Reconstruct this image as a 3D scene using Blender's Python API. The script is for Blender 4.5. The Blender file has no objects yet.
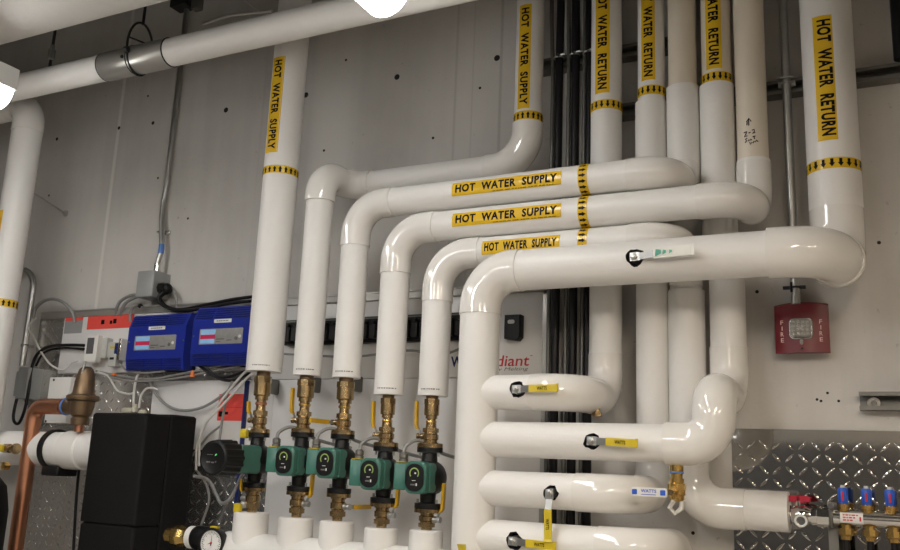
import bpy, bmesh, math, random
from mathutils import Vector as V, Matrix
random.seed(7)
SC = bpy.context.scene
COL = SC.collection
PI = math.pi

# ------------------------------------------------------------------ camera
F = 892.006                                   # focal length in pixels for a 900 px wide frame
RW = Matrix(((0.89237734, -0.06066161, -0.44719443),      # camera (x right, y down, z forward) -> world
             (0.44944927, 0.2088718, 0.86854356),
             (0.04071906, -0.9760598, 0.21365678)))
CAMLOC = V((0.0, -2.5, 1.6))
cam = bpy.data.cameras.new('camera')
cam.sensor_width = 36.0
cam.lens = 36.0 * F / 900.0
cam.clip_start = 0.02
camo = bpy.data.objects.new('camera', cam)
COL.objects.link(camo)
xc, yc, zc = RW.col[0], RW.col[1], RW.col[2]
m3 = Matrix((xc, -yc, -zc)).transposed()
camo.matrix_world = Matrix.Translation(CAMLOC) @ m3.to_4x4()
SC.camera = camo

# ------------------------------------------------------------------ world, view
world = bpy.data.worlds.new('world')
SC.world = world
world.use_nodes = True
world.node_tree.nodes['Background'].inputs[0].default_value = (0.9, 0.95, 1.0, 1)
world.node_tree.nodes['Background'].inputs[1].default_value = 0.0
vs = SC.view_settings
vs.view_transform = 'Standard'
vs.look = 'None'
vs.exposure = 0.14
vs.gamma = 1.0
vs.use_curve_mapping = False
LAMP = 36.0                                   # emission of the diffusers of the strip lights
COOL = (1.0, 0.98, 0.95)
WARM = (1.0, 0.85, 0.67)
# strip lights: x centre, far end y, length, z of diffuser underside, tint, strength, label
STRIPS = [  # first two are the seen fittings; the rest are unseen, added for fill light
    (-2.505, -0.80, 1.25, 2.655, COOL, 0.46, 'white strip light glowing at the frame edge above the elbow of the edge riser'),
    (-1.082, -0.80, 1.25, 2.680, COOL, 0.46, 'white strip light glowing in front of the long overhead pipe'),
    (-2.505, -2.95, 1.25, 2.655, COOL, 1.25, 'unseen flat strip light added for fill outside the frame, first row'),
    (-1.095, -2.95, 1.25, 2.690, COOL, 1.0, 'unseen flat strip light added for fill outside the frame, second row'),
    (0.55, -2.30, 1.25, 2.66, WARM, 1.2, 'unseen warm flat strip light added for fill outside the frame, third row'),
    (0.55, -3.80, 1.25, 2.66, WARM, 1.0, 'unseen warm flat strip light added for fill at the back of the third row'),
    (2.00, -2.30, 1.25, 2.66, WARM, 1.2, 'unseen warm flat strip light added for fill by the far right wall'),
]


# ------------------------------------------------------------------ materials
def mat(name, col, rough=0.5, metal=0.0, var=0.06, vscale=12.0, bump=0.0, bscale=40.0, emit=None, estr=0.0, coat=0.0, spec=0.5, col2=None):
    m = bpy.data.materials.new(name)
    m.use_nodes = True
    nt = m.node_tree
    b = nt.nodes['Principled BSDF']
    tc = nt.nodes.new('ShaderNodeNewGeometry')
    nz = nt.nodes.new('ShaderNodeTexNoise')
    nz.inputs['Scale'].default_value = vscale
    nz.inputs['Detail'].default_value = 5
    nt.links.new(tc.outputs['Position'], nz.inputs['Vector'])
    mx = nt.nodes.new('ShaderNodeMix')
    mx.data_type = 'RGBA'
    c2 = col2 if col2 else tuple(max(0, c * (1 - 2 * var)) for c in col)
    mx.inputs[6].default_value = (*c2, 1)
    mx.inputs[7].default_value = (*tuple(min(1, c * (1 + var)) for c in col), 1)
    nt.links.new(nz.outputs[0], mx.inputs[0])
    nt.links.new(mx.outputs[2], b.inputs['Base Color'])
    b.inputs['Roughness'].default_value = rough
    b.inputs['Metallic'].default_value = metal
    b.inputs['Coat Weight'].default_value = coat
    b.inputs['Coat Roughness'].default_value = 0.08
    b.inputs['Specular IOR Level'].default_value = spec
    if emit:
        b.inputs['Emission Color'].default_value = (*emit, 1)
        b.inputs['Emission Strength'].default_value = estr
    if bump:
        n2 = nt.nodes.new('ShaderNodeTexNoise')
        n2.inputs['Scale'].default_value = bscale
        n2.inputs['Detail'].default_value = 4
        nt.links.new(tc.outputs['Position'], n2.inputs['Vector'])
        bp = nt.nodes.new('ShaderNodeBump')
        bp.inputs['Strength'].default_value = bump
        bp.inputs['Distance'].default_value = 0.01
        nt.links.new(n2.outputs[0], bp.inputs['Height'])
        nt.links.new(bp.outputs[0], b.inputs['Normal'])
    return m


M = {}
M['jacket'] = mat('white_canvas_jacket', (0.80, 0.785, 0.76), 0.42, 0, 0.02, 9, 0.22, 30)
M['jacket_cream'] = mat('cream_canvas_jacket', (0.73, 0.66, 0.55), 0.45, 0, 0.04, 6, 0.10, 45)
M['elbow'] = mat('glossy_white_fitting_cover', (0.82, 0.80, 0.765), 0.065, 0, 0.015, 6, 0.02, 30, spec=0.7)
M['foam'] = mat('dark_cut_foam', (0.02, 0.02, 0.02), 0.9, 0, 0.2, 60)
M['yellow'] = mat('yellow_label_vinyl', (0.78, 0.50, 0.025), 0.22, 0, 0.04, 30)
M['ink'] = mat('black_ink', (0.008, 0.0075, 0.007), 0.45, 0, 0.1, 30, spec=0.12)
M['ygrip'] = mat('yellow_grip_vinyl', (0.66, 0.50, 0.025), 0.30, 0, 0.08, 40)
M['wgrip'] = mat('white_grip_vinyl', (0.78, 0.77, 0.72), 0.35, 0, 0.05, 40)
M['green_stain'] = mat('green_stain', (0.12, 0.45, 0.33), 0.5, 0, 0.1, 40)
M['brass'] = mat('brass', (0.46, 0.33, 0.17), 0.24, 0.95, 0.25, 30, 0.06, 120)
M['brass_bright'] = mat('bright_brass', (0.72, 0.48, 0.16), 0.25, 0.95, 0.1, 25)
M['bronze'] = mat('cast_bronze', (0.23, 0.155, 0.09), 0.42, 0.75, 0.15, 30, 0.12, 160)
M['copper'] = mat('copper', (0.58, 0.27, 0.16), 0.33, 0.92, 0.10, 10)
M['steel'] = mat('galvanised_steel', (0.50, 0.50, 0.48), 0.35, 0.9, 0.12, 18)
M['chrome'] = mat('chrome_plate', (0.72, 0.71, 0.69), 0.15, 1.0, 0.05, 20)
M['dsteel'] = mat('dull_grey_steel', (0.21, 0.205, 0.19), 0.5, 0.6, 0.15, 18)
M['blacksteel'] = mat('black_oxide_steel', (0.03, 0.03, 0.03), 0.45, 0.5, 0.2, 30)
M['black'] = mat('black_plastic', (0.008, 0.008, 0.0085), 0.42, 0, 0.15, 30, spec=0.3)
M['rubber'] = mat('black_rubber_hose', (0.010, 0.009, 0.011), 0.40, 0, 0.12, 20, spec=0.3)
M['foamblack'] = mat('black_moulded_foam', (0.006, 0.0055, 0.0055), 0.7, 0, 0.2, 18, 0.15, 200, spec=0.25)
M['castblack'] = mat('black_cast_iron', (0.007, 0.0075, 0.008), 0.38, 0.0, 0.2, 40, 0.1, 150, spec=0.35)
M['green'] = mat('pump_green_enamel', (0.048, 0.165, 0.128), 0.33, 0, 0.1, 30, 0.03, 150)
M['blue'] = mat('blue_enamel', (0.014, 0.030, 0.30), 0.30, 0, 0.08, 12)
M['louvre'] = mat('shaded_slot_blue', (0.006, 0.012, 0.11), 0.35, 0, 0.08, 12)  # darker than the enclosure: shade of the vent slots put into the colour
M['ogrip'] = mat('orange_yellow_grip_vinyl', (0.62, 0.36, 0.012), 0.32, 0, 0.08, 40)
M['tread_bright_reflection'] = mat('bright_reflection_tread_plate', (0.72, 0.71, 0.69), 0.22, 0.9, 0.10, 6, 0.03, 12)  # lighter, rougher tread copy; the brighter reflection is put into its colour
M['bluegrip'] = mat('blue_cap_plastic', (0.02, 0.10, 0.55), 0.35, 0, 0.06, 40)
M['navy'] = mat('navy_strip', (0.01, 0.02, 0.12), 0.4, 0, 0.06, 20)
M['red'] = mat('red_plastic', (0.15, 0.005, 0.012), 0.35, 0, 0.06, 20)
M['redp'] = mat('red_handle', (0.50, 0.02, 0.05), 0.35, 0, 0.06, 20)
M['redpaper'] = mat('fluorescent_red_sticker', (0.85, 0.09, 0.07), 0.45, 0, 0.04, 20)
M['redink'] = mat('red_ink', (0.55, 0.02, 0.03), 0.45, 0, 0.04, 20)
M['greytext'] = mat('grey_ink', (0.16, 0.15, 0.15), 0.45, 0, 0.04, 20)
M['paleink'] = mat('pale_raised_letters', (0.75, 0.45, 0.42), 0.4, 0, 0.04, 20)
M['board'] = mat('white_equipment_board', (0.78, 0.77, 0.76), 0.28, 0, 0.03, 5)
M['trim'] = mat('brushed_aluminium', (0.50, 0.49, 0.46), 0.35, 0.7, 0.06, 8)
M['whitebox'] = mat('white_enclosure_plastic', (0.74, 0.73, 0.70), 0.35, 0, 0.03, 15)
M['greybox'] = mat('grey_painted_box', (0.34, 0.35, 0.345), 0.45, 0.2, 0.07, 12)
M['lightgrey'] = mat('light_grey_plastic', (0.50, 0.50, 0.47), 0.4, 0, 0.05, 15)
M['screen'] = mat('dark_grey_screen', (0.10, 0.10, 0.11), 0.2, 0, 0.05, 15)
M['silverplate'] = mat('silver_faceplate', (0.36, 0.36, 0.35), 0.4, 0.2, 0.12, 60)
M['lcd'] = mat('lit_blue_display', (0.25, 0.45, 0.66), 0.2, 0, 0.05, 60, emit=(0.25, 0.50, 0.80), estr=0.18)
M['lcdred'] = mat('lit_red_band', (0.45, 0.03, 0.08), 0.2, 0, 0.05, 60, emit=(0.5, 0.02, 0.08), estr=0.2)
M['ledgreen'] = mat('lit_green_mark', (0.1, 0.5, 0.15), 0.3, 0, 0.05, 60, emit=(0.15, 0.8, 0.25), estr=0.6)
M['dialgreen'] = mat('dial_olive_print', (0.30, 0.42, 0.12), 0.4, 0, 0.05, 60)
M['white'] = mat('white_print', (0.75, 0.75, 0.74), 0.4, 0, 0.03, 30)
M['gcable'] = mat('grey_cable_sheath', (0.27, 0.265, 0.255), 0.42, 0, 0.06, 30)
M['wcable'] = mat('pale_cable_sheath', (0.66, 0.65, 0.62), 0.42, 0, 0.05, 30)
M['flex'] = mat('grey_flexible_conduit', (0.30, 0.30, 0.29), 0.40, 0.3, 0.08, 30, 0.3, 260)
M['bluetape'] = mat('blue_tape', (0.10, 0.22, 0.55), 0.5, 0, 0.05, 30)
M['orange'] = mat('orange_wire_nut', (0.75, 0.18, 0.03), 0.4, 0, 0.05, 30)
M['ptfe'] = mat('beige_fitting_plastic', (0.55, 0.53, 0.42), 0.45, 0, 0.1, 30)
M['housing'] = mat('white_enamel_housing', (0.75, 0.75, 0.73), 0.4, 0, 0.03, 15)
M['tread'] = mat('polished_tread_plate', (0.50, 0.49, 0.47), 0.06, 1.0, 0.06, 5, 0.012, 9)
M['clear'] = mat('clear_moulded_lens', (0.9, 0.88, 0.84), 0.08, 0, 0.03, 30)
M['clear'].node_tree.nodes['Principled BSDF'].inputs['Transmission Weight'].default_value = 0.75
M['gaugeface'] = mat('white_gauge_face', (0.78, 0.78, 0.76), 0.3, 0, 0.02, 15)


def concrete(name, base, dark, seams):
    m = mat(name, base, 0.72, 0, 0.05, 2.2, 0, 1)
    nt = m.node_tree
    b = nt.nodes['Principled BSDF']
    g = nt.nodes.new('ShaderNodeNewGeometry')
    sx = nt.nodes.new('ShaderNodeSeparateXYZ')
    nt.links.new(g.outputs['Position'], sx.inputs[0])

    def noise(scale, vec, detail=6, rough=0.55):
        n = nt.nodes.new('ShaderNodeTexNoise')
        n.inputs['Scale'].default_value = scale
        n.inputs['Detail'].default_value = detail
        n.inputs['Roughness'].default_value = rough
        nt.links.new(vec, n.inputs['Vector'])
        return n.outputs[0]

    def ramp(x, a, bb):
        r = nt.nodes.new('ShaderNodeMapRange')
        r.inputs[1].default_value = a
        r.inputs[2].default_value = bb
        nt.links.new(x, r.inputs[0])
        return r.outputs[0]

    def mixc(fac, a, bcol):
        mx = nt.nodes.new('ShaderNodeMix')
        mx.data_type = 'RGBA'
        if isinstance(fac, float):
            mx.inputs[0].default_value = fac
        else:
            nt.links.new(fac, mx.inputs[0])
        for i, c in ((6, a), (7, bcol)):
            if isinstance(c, tuple):
                mx.inputs[i].default_value = (*c, 1)
            else:
                nt.links.new(c, mx.inputs[i])
        return mx.outputs[2]

    mp = nt.nodes.new('ShaderNodeMapping')
    mp.inputs['Scale'].default_value = (5.0, 1.0, 0.35)
    nt.links.new(g.outputs['Position'], mp.inputs['Vector'])
    c = mixc(ramp(noise(1.3, g.outputs['Position']), 0.35, 0.65), dark, base)
    streak = ramp(noise(2.0, mp.outputs[0], 8, 0.6), 0.35, 0.75)
    st = nt.nodes.new('ShaderNodeMath')
    st.operation = 'MULTIPLY'
    st.inputs[1].default_value = 0.35
    nt.links.new(streak, st.inputs[0])
    c = mixc(st.outputs[0], c, tuple(x * 1.18 for x in base))
    pit = ramp(noise(34.0, g.outputs['Position'], 3, 0.7), 0.655, 0.74)
    pm = nt.nodes.new('ShaderNodeMath')
    pm.operation = 'MULTIPLY'
    pm.inputs[1].default_value = 0.5
    nt.links.new(pit, pm.inputs[0])
    c = mixc(pm.outputs[0], c, tuple(x * 0.35 for x in base))
    for (xs, w, light) in seams:                 # pour and form-board lines running up the wall
        d = nt.nodes.new('ShaderNodeMath')
        d.operation = 'SUBTRACT'
        d.inputs[1].default_value = xs
        nt.links.new(sx.outputs[0], d.inputs[0])
        wob = nt.nodes.new('ShaderNodeMath')
        wob.operation = 'ABSOLUTE'
        nt.links.new(d.outputs[0], wob.inputs[0])
        r = nt.nodes.new('ShaderNodeMapRange')
        r.inputs[1].default_value = w * 0.4
        r.inputs[2].default_value = w
        r.inputs[3].default_value = 0.55
        r.inputs[4].default_value = 0.0
        nt.links.new(wob.outputs[0], r.inputs[0])
        c = mixc(r.outputs[0], c, tuple(min(1, x * light) for x in base))
    nt.links.new(c, b.inputs['Base Color'])
    bp = nt.nodes.new('ShaderNodeBump')
    bp.inputs['Strength'].default_value = 0.18
    bp.inputs['Distance'].default_value = 0.01
    nt.links.new(noise(26.0, g.outputs['Position'], 6, 0.6), bp.inputs['Height'])
    nt.links.new(bp.outputs[0], b.inputs['Normal'])
    return m


# ------------------------------------------------------------------ geometry helpers
def ray(u, v):
    return (RW @ V(((u - 450) / F, (v - 275) / F, 1.0)))


def at(u, v, d):
    """the point of the room seen at (u, v) that stands d metres in front of the back wall"""
    r = ray(u, v)
    t = (-d - CAMLOC.y) / r.y
    return CAMLOC + r * t


def ppm(u, v, d):
    r = ray(u, v)
    return (-d - CAMLOC.y) / r.y / F


class MB:
    def __init__(s):
        s.v, s.f, s.m = [], [], []

    def add(s, vs, fs, mi=0):
        o = len(s.v)
        s.v += [V(x) for x in vs]
        s.f += [tuple(i + o for i in f) for f in fs]
        s.m += [mi] * len(fs)

    def box(s, lo, hi, mi=0):
        x0, y0, z0 = lo
        x1, y1, z1 = hi
        s.add([(x0, y0, z0), (x1, y0, z0), (x1, y1, z0), (x0, y1, z0), (x0, y0, z1), (x1, y0, z1), (x1, y1, z1), (x0, y1, z1)],
              [(0, 3, 2, 1), (4, 5, 6, 7), (0, 1, 5, 4), (1, 2, 6, 5), (2, 3, 7, 6), (3, 0, 4, 7)], mi)

    def prism(s, outline, origin, ex, ey, depth, ch=0.0, mi=0):
        """outline (2D, counter-clockwise) in the plane ex, ey at origin, pushed out along ex x ey by depth with a chamfered front"""
        n = len(outline)
        ez = ex.cross(ey).normalized()
        cx = sum(p[0] for p in outline) / n
        cy = sum(p[1] for p in outline) / n
        w = max(abs(p[0] - cx) for p in outline)
        h = max(abs(p[1] - cy) for p in outline)
        rings = []
        levels = [(0, 0), (depth - ch, 0), (depth, ch)] if ch else [(0, 0), (depth, 0)]
        vs = []
        for (z, c) in levels:
            kx, ky = (1 - c / w if w else 1), (1 - c / h if h else 1)
            rings.append(len(vs))
            for p in outline:
                vs.append(origin + ex * (cx + (p[0] - cx) * kx) + ey * (cy + (p[1] - cy) * ky) + ez * z)
        fs = [tuple(reversed(range(n))), tuple(rings[-1] + i for i in range(n))]
        for a, b in zip(rings, rings[1:]):
            for i in range(n):
                j = (i + 1) % n
                fs.append((a + i, a + j, b + j, b + i))
        s.add(vs, fs, mi)

    def lathe(s, o, ax, prof, seg=24, mi=0, cap=True, ribs=None):
        """prof: (distance along ax, radius)"""
        ax = V(ax).normalized()
        t = V((0, 0, 1)) if abs(ax.z) < 0.9 else V((1, 0, 0))
        e1 = ax.cross(t).normalized()
        e2 = ax.cross(e1).normalized()
        o = V(o)
        vs = []
        for (h, r) in prof:
            for i in range(seg):
                a = 2 * PI * i / seg
                rr = r * (ribs[i % len(ribs)] if ribs else 1)
                vs.append(o + ax * h + (e1 * math.cos(a) + e2 * math.sin(a)) * rr)
        fs = []
        for k in range(len(prof) - 1):
            for i in range(seg):
                j = (i + 1) % seg
                fs.append((k * seg + i, (k + 1) * seg + i, (k + 1) * seg + j, k * seg + j))
        if cap:
            fs.append(tuple(range(seg)))
            fs.append(tuple(reversed(range((len(prof) - 1) * seg, len(prof) * seg))))
        fs = [tuple(reversed(f)) for f in fs] if False else fs
        s.add(vs, fs, mi)

    def cyl(s, a, b, r, seg=20, mi=0, r2=None):
        a, b = V(a), V(b)
        s.lathe(a, b - a, [(0, r), ((b - a).length, r if r2 is None else r2)], seg, mi)

    def tube(s, path, r, seg=16, mi=0, cap=True, flat=None):
        path = [V(p) for p in path]
        n = len(path)
        tg = [(path[min(i + 1, n - 1)] - path[max(i - 1, 0)]).normalized() for i in range(n)]
        t = V((0, 0, 1)) if abs(tg[0].z) < 0.9 else V((0, 1, 0))
        e1 = tg[0].cross(t).normalized()
        vs = []
        for i in range(n):
            if i:
                e1 = (e1 - tg[i] * e1.dot(tg[i])).normalized()
            e2 = tg[i].cross(e1)
            ri = r[i] if isinstance(r, (list, tuple)) else r
            for k in range(seg):
                a = 2 * PI * k / seg
                vs.append(path[i] + (e1 * math.cos(a) + e2 * math.sin(a) * (flat or 1)) * ri)
        fs = []
        for i in range(n - 1):
            for k in range(seg):
                j = (k + 1) % seg
                fs.append((i * seg + k, i * seg + j, (i + 1) * seg + j, (i + 1) * seg + k))
        if cap:
            fs.append(tuple(reversed(range(seg))))
            fs.append(tuple(range((n - 1) * seg, n * seg)))
        s.add(vs, fs, mi)

    def ball(s, c, rx, ry=None, rz=None, seg=16, rings=10, mi=0):
        ry, rz = ry or rx, rz or rx
        vs, fs = [], []
        for i in range(rings + 1):
            th = PI * i / rings
            for k in range(seg):
                a = 2 * PI * k / seg
                vs.append(V(c) + V((rx * math.sin(th) * math.cos(a), ry * math.sin(th) * math.sin(a), rz * math.cos(th))))
        for i in range(rings):
            for k in range(seg):
                j = (k + 1) % seg
                fs.append((i * seg + k, (i + 1) * seg + k, (i + 1) * seg + j, i * seg + j))
        s.add(vs, fs, mi)

    def torus(s, c, ax, R, r, seg=28, sec=8, mi=0):
        ax = V(ax).normalized()
        t = V((0, 0, 1)) if abs(ax.z) < 0.9 else V((1, 0, 0))
        e1 = ax.cross(t).normalized()
        e2 = ax.cross(e1)
        vs, fs = [], []
        for i in range(seg):
            a = 2 * PI * i / seg
            d = e1 * math.cos(a) + e2 * math.sin(a)
            for k in range(sec):
                b = 2 * PI * k / sec
                vs.append(V(c) + d * (R + r * math.cos(b)) + ax * r * math.sin(b))
        for i in range(seg):
            for k in range(sec):
                fs.append((i * sec + k, ((i + 1) % seg) * sec + k, ((i + 1) % seg) * sec + (k + 1) % sec, i * sec + (k + 1) % sec))
        s.add(vs, fs, mi)

    def build(s, name, mats, parent=None, angle=38, fixn=True):
        me = bpy.data.meshes.new(name)
        off = wloc(parent) if parent else V((0, 0, 0))
        me.from_pydata([tuple(p - off) for p in s.v], [], s.f)
        if not isinstance(mats, (list, tuple)):
            mats = [mats]
        for m in mats:
            me.materials.append(M[m] if isinstance(m, str) else m)
        for p, mi in zip(me.polygons, s.m):
            p.material_index = mi
            p.use_smooth = True
        if fixn:
            bm = bmesh.new()
            bm.from_mesh(me)
            bmesh.ops.remove_doubles(bm, verts=bm.verts, dist=1e-6)
            bmesh.ops.recalc_face_normals(bm, faces=bm.faces)
            bm.to_mesh(me)
            bm.free()
        me.set_sharp_from_angle(angle=math.radians(angle))
        o = bpy.data.objects.new(name, me)
        COL.objects.link(o)
        if parent:
            o.parent = parent
        return o


def wloc(o):
    p = V((0, 0, 0))
    while o is not None:
        p = p + o.location
        o = o.parent
    return p


def tag(o, label, cat, group=None, kind=None):
    if label:
        o['label'] = label
    if cat:
        o['category'] = cat
    if group:
        o['group'] = group
    if kind:
        o['kind'] = kind
    return o


def thing(name, loc, label, cat, group=None):
    o = bpy.data.objects.new(name, None)
    o.empty_display_size = 0.05
    COL.objects.link(o)
    o.location = loc
    return tag(o, label, cat, group)


def structure(o):
    o['kind'] = 'structure'
    return o


def copy_tree(o, parent=None):
    c = o.copy()
    COL.objects.link(c)
    if parent:
        c.parent = parent
    for ch in list(o.children):
        copy_tree(ch, c)
    return c


def rrect(w, h, r, n=4):
    pts = []
    for (cx, cy, a0) in ((w / 2 - r, -h / 2 + r, -90), (w / 2 - r, h / 2 - r, 0), (-w / 2 + r, h / 2 - r, 90), (-w / 2 + r, -h / 2 + r, 180)):
        for i in range(n + 1):
            a = math.radians(a0 + 90 * i / n)
            pts.append((cx + r * math.cos(a), cy + r * math.sin(a)))
    return pts


EX, EY, EZ = V((1, 0, 0)), V((0, 1, 0)), V((0, 0, 1))


def rbox(mb, c, w, h, depth, r=0.004, ch=0.002, mi=0):
    """rounded box on its back at c (centre of the back face), front towards -Y"""
    mb.prism(rrect(w, h, r), V(c), EX, EZ, depth, ch, mi)


def smooth_path(pts, n=8):
    """Catmull-Rom through the points"""
    pts = [V(p) for p in pts]
    P = [pts[0] * 2 - pts[1]] + pts + [pts[-1] * 2 - pts[-2]]
    out = []
    for i in range(1, len(P) - 2):
        a, b, c, d = P[i - 1], P[i], P[i + 1], P[i + 2]
        for k in range(n):
            t = k / n
            out.append(0.5 * ((2 * b) + (c - a) * t + (2 * a - 5 * b + 4 * c - d) * t * t + (3 * b - 3 * c + d - a) * t ** 3))
    out.append(pts[-1])
    return out


_tcache = {}


def text_mesh(s, bold=0.0, shear=0.0, space=1.0):
    """text as (verts, faces) with its bounding box scaled to width 1, height 1, centred on 0"""
    k = (s, bold, shear, space)
    if k not in _tcache:
        cu = bpy.data.curves.new('t', 'FONT')
        cu.body = s
        cu.offset = bold
        cu.shear = shear
        cu.space_character = space
        cu.resolution_u = 3
        ob = bpy.data.objects.new('t', cu)
        COL.objects.link(ob)
        dg = bpy.context.evaluated_depsgraph_get()
        me = bpy.data.meshes.new_from_object(ob.evaluated_get(dg))
        vs = [(v.co.x, v.co.y) for v in me.vertices]
        fs = [tuple(p.vertices) for p in me.polygons]
        bpy.data.objects.remove(ob)
        bpy.data.curves.remove(cu)
        bpy.data.meshes.remove(me)
        x0, x1 = min(v[0] for v in vs), max(v[0] for v in vs)
        y0, y1 = min(v[1] for v in vs), max(v[1] for v in vs)
        _tcache[k] = ([((x - (x0 + x1) / 2) / (x1 - x0), (y - (y0 + y1) / 2) / (y1 - y0)) for x, y in vs], fs)
    return _tcache[k]


def flat_text(s, c, ex, ey, w, h, material, parent, name='lettering', bold=0.0, shear=0.0, space=1.0):
    vs, fs = text_mesh(s, bold, shear, space)
    mb = MB()
    mb.add([V(c) + ex * (x * w) + ey * (y * h) for x, y in vs], fs)
    return mb.build(name, material, parent, fixn=False)


def wrap(c, A, U, N, r, s, t):
    return c + A * s + (N * math.cos(t / r) + U * math.sin(t / r)) * r


def curved_text(s, c, A, U, N, r, w, h, material, parent, name='lettering', bold=0.02, dt=0.0, space=1.0):
    s = s.replace(' ', '  ')
    vs, fs = text_mesh(s, bold, 0.0, space)
    bm = bmesh.new()
    bv = [bm.verts.new((x * w, y * h, 0)) for x, y in vs]
    for f in fs:
        try:
            bm.faces.new([bv[i] for i in f])
        except ValueError:
            pass
    for k in range(1, 6):
        yy = -h / 2 + h * k / 6
        bmesh.ops.bisect_plane(bm, geom=bm.verts[:] + bm.edges[:] + bm.faces[:], plane_co=(0, yy, 0), plane_no=(0, 1, 0))
    bm.verts.ensure_lookup_table()
    bm.verts.index_update()
    mb = MB()
    mb.add([wrap(c, A, U, N, r, v.co.x, v.co.y + dt) for v in bm.verts], [tuple(v.index for v in f.verts) for f in bm.faces])
    bm.free()
    return mb.build(name, material, parent, fixn=False)


def curved_patch(mb, c, A, U, N, r, w, h, dt=0.0, n=10, mi=0):
    vs, fs = [], []
    for i in range(n + 1):
        t = -h / 2 + h * i / n + dt
        vs += [wrap(c, A, U, N, r, -w / 2, t), wrap(c, A, U, N, r, w / 2, t)]
    for i in range(n):
        fs.append((2 * i, 2 * i + 1, 2 * i + 3, 2 * i + 2))
    mb.add(vs, fs, mi)


NEG_Y = V((0, -1, 0))


def pipe_label(parent, c, A, U, r, length, height, text, N=NEG_Y, frac=0.64, dt=0.0, fine=False):
    """yellow vinyl label on a pipe of radius r, with its lettering"""
    mb = MB()
    curved_patch(mb, c, A, U, N, r + 0.0012, length, height, dt)
    lab = mb.build('pipe_label', 'yellow', parent, fixn=False)
    lab['label'] = 'yellow pipe label' + (' reading ' + text if text else '')
    if text:
        curved_text(text, c, A, U, N, r + 0.0020, length * 0.93, height * frac, 'ink', lab, bold=0.042, dt=dt + height * 0.02, space=1.12)
        if fine:                                  # the faint line of small print along the label's lower edge
            mb = MB()
            x = -0.10 * length
            while x < 0.44 * length:
                w = random.uniform(0.004, 0.012)
                curved_patch(mb, c + A * x, A, U, N, r + 0.0020, w, 0.0016, dt - height * 0.43, 1)
                x += w + 0.003
            mb.build('small_print', 'ink', lab, fixn=False)
    return lab


def arrow_band(parent, c, A, r, width, n, sign):
    """yellow tape right round the pipe with black arrows along A * sign"""
    U = A.cross(NEG_Y).normalized()
    mb = MB()
    curved_patch(mb, c, A, U, NEG_Y, r + 0.0013, width, 2 * PI * (r + 0.0013), 0, 40)
    band = mb.build('arrow_band', 'yellow', parent, fixn=False)
    mb = MB()
    R = r + 0.0021
    for i in range(n):
        t0 = 2 * PI * R * i / n
        L, hw, sw = width * 0.38, min(0.0105, PI * R / n * 0.72), min(0.006, PI * R / n * 0.36)
        out = [(-L, -sw), (-L, sw), (0, sw), (0, hw), (L, 0), (0, -hw), (0, -sw)]
        vs = [wrap(c, A, U, NEG_Y, R, s * sign, t0 + t) for s, t in out]
        mb.add(vs, [(0, 1, 2, 6), (2, 3, 4), (6, 4, 5), (2, 4, 6)])
    mb.build('arrows', 'ink', band, fixn=False)
    return band


def arc_corner(p0, p1, p2, R, n=12):
    a, b = (p0 - p1).normalized(), (p2 - p1).normalized()
    ang = a.angle(b)
    t = R / math.tan(ang / 2)
    s, e = p1 + a * t, p1 + b * t
    cen = p1 + (a + b).normalized() * (R / math.sin(ang / 2))
    v0, v1 = s - cen, e - cen
    ax = v0.cross(v1).normalized()
    tot = v0.angle(v1)
    return [cen + Matrix.Rotation(tot * i / n, 3, ax) @ v0 for i in range(n + 1)], t


def insulated_pipe(name, label, pts, r, R, group=None, ext=0.03, loc=None, jm='jacket', rel=0.0025, cat='pipe', tiny=True, seg=40):
    """white insulated pipe through the points: straight jackets and a glossy cover over each bend; returns (thing, jackets)"""
    pts = [V(p) for p in pts]
    root = thing(name, loc or pts[0], label, cat, group)
    n = len(pts)
    Rs = R if isinstance(R, (list, tuple)) else [R] * (n - 2)
    exts = ext if isinstance(ext, (list, tuple)) else [ext] * (n - 2)
    rels = rel if isinstance(rel, (list, tuple)) else [rel] * (n - 2)
    jackets = []
    ends = []                                    # (start offset, end offset) per straight
    tl = [0] + [0] * (n - 2) + [0]
    arcs = {}
    for i in range(1, n - 1):
        arcs[i], tl[i] = arc_corner(pts[i - 1], pts[i], pts[i + 1], Rs[i - 1])
    for i in range(n - 1):
        L = (pts[i + 1] - pts[i]).length
        free = L - tl[i] - tl[i + 1]
        e0 = exts[i - 1] if i > 0 else 0
        e1 = exts[i] if i + 1 < n - 1 else 0
        if free < e0 + e1 + 0.004:
            k = max(free, 0) / max(e0 + e1, 1e-6)
            e0, e1 = e0 * k, e1 * k
        ends.append((e0, e1))
        d = (pts[i + 1] - pts[i]).normalized()
        a, b = pts[i] + d * (tl[i] + e0), pts[i + 1] - d * (tl[i + 1] + e1)
        if (b - a).length > 0.006:
            mb = MB()
            mb.cyl(a, b, r, seg)
            jackets.append(mb.build('insulation_jacket', [jm, 'foam'], root))
        else:
            jackets.append(None)
    for i in range(1, n - 1):
        a = (pts[i] - pts[i - 1]).normalized()
        b = (pts[i + 1] - pts[i]).normalized()
        path = list(arcs[i])
        e0, e1 = ends[i - 1][1], ends[i][0]
        path = [path[0] - a * max(e0, 0.0012)] + path + [path[-1] + b * max(e1, 0.0012)]
        mb = MB()
        mb.tube(path, r + rels[i - 1], seg)
        mb.build('elbow_cover', 'elbow', root, angle=50)
    return root, jackets


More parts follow.
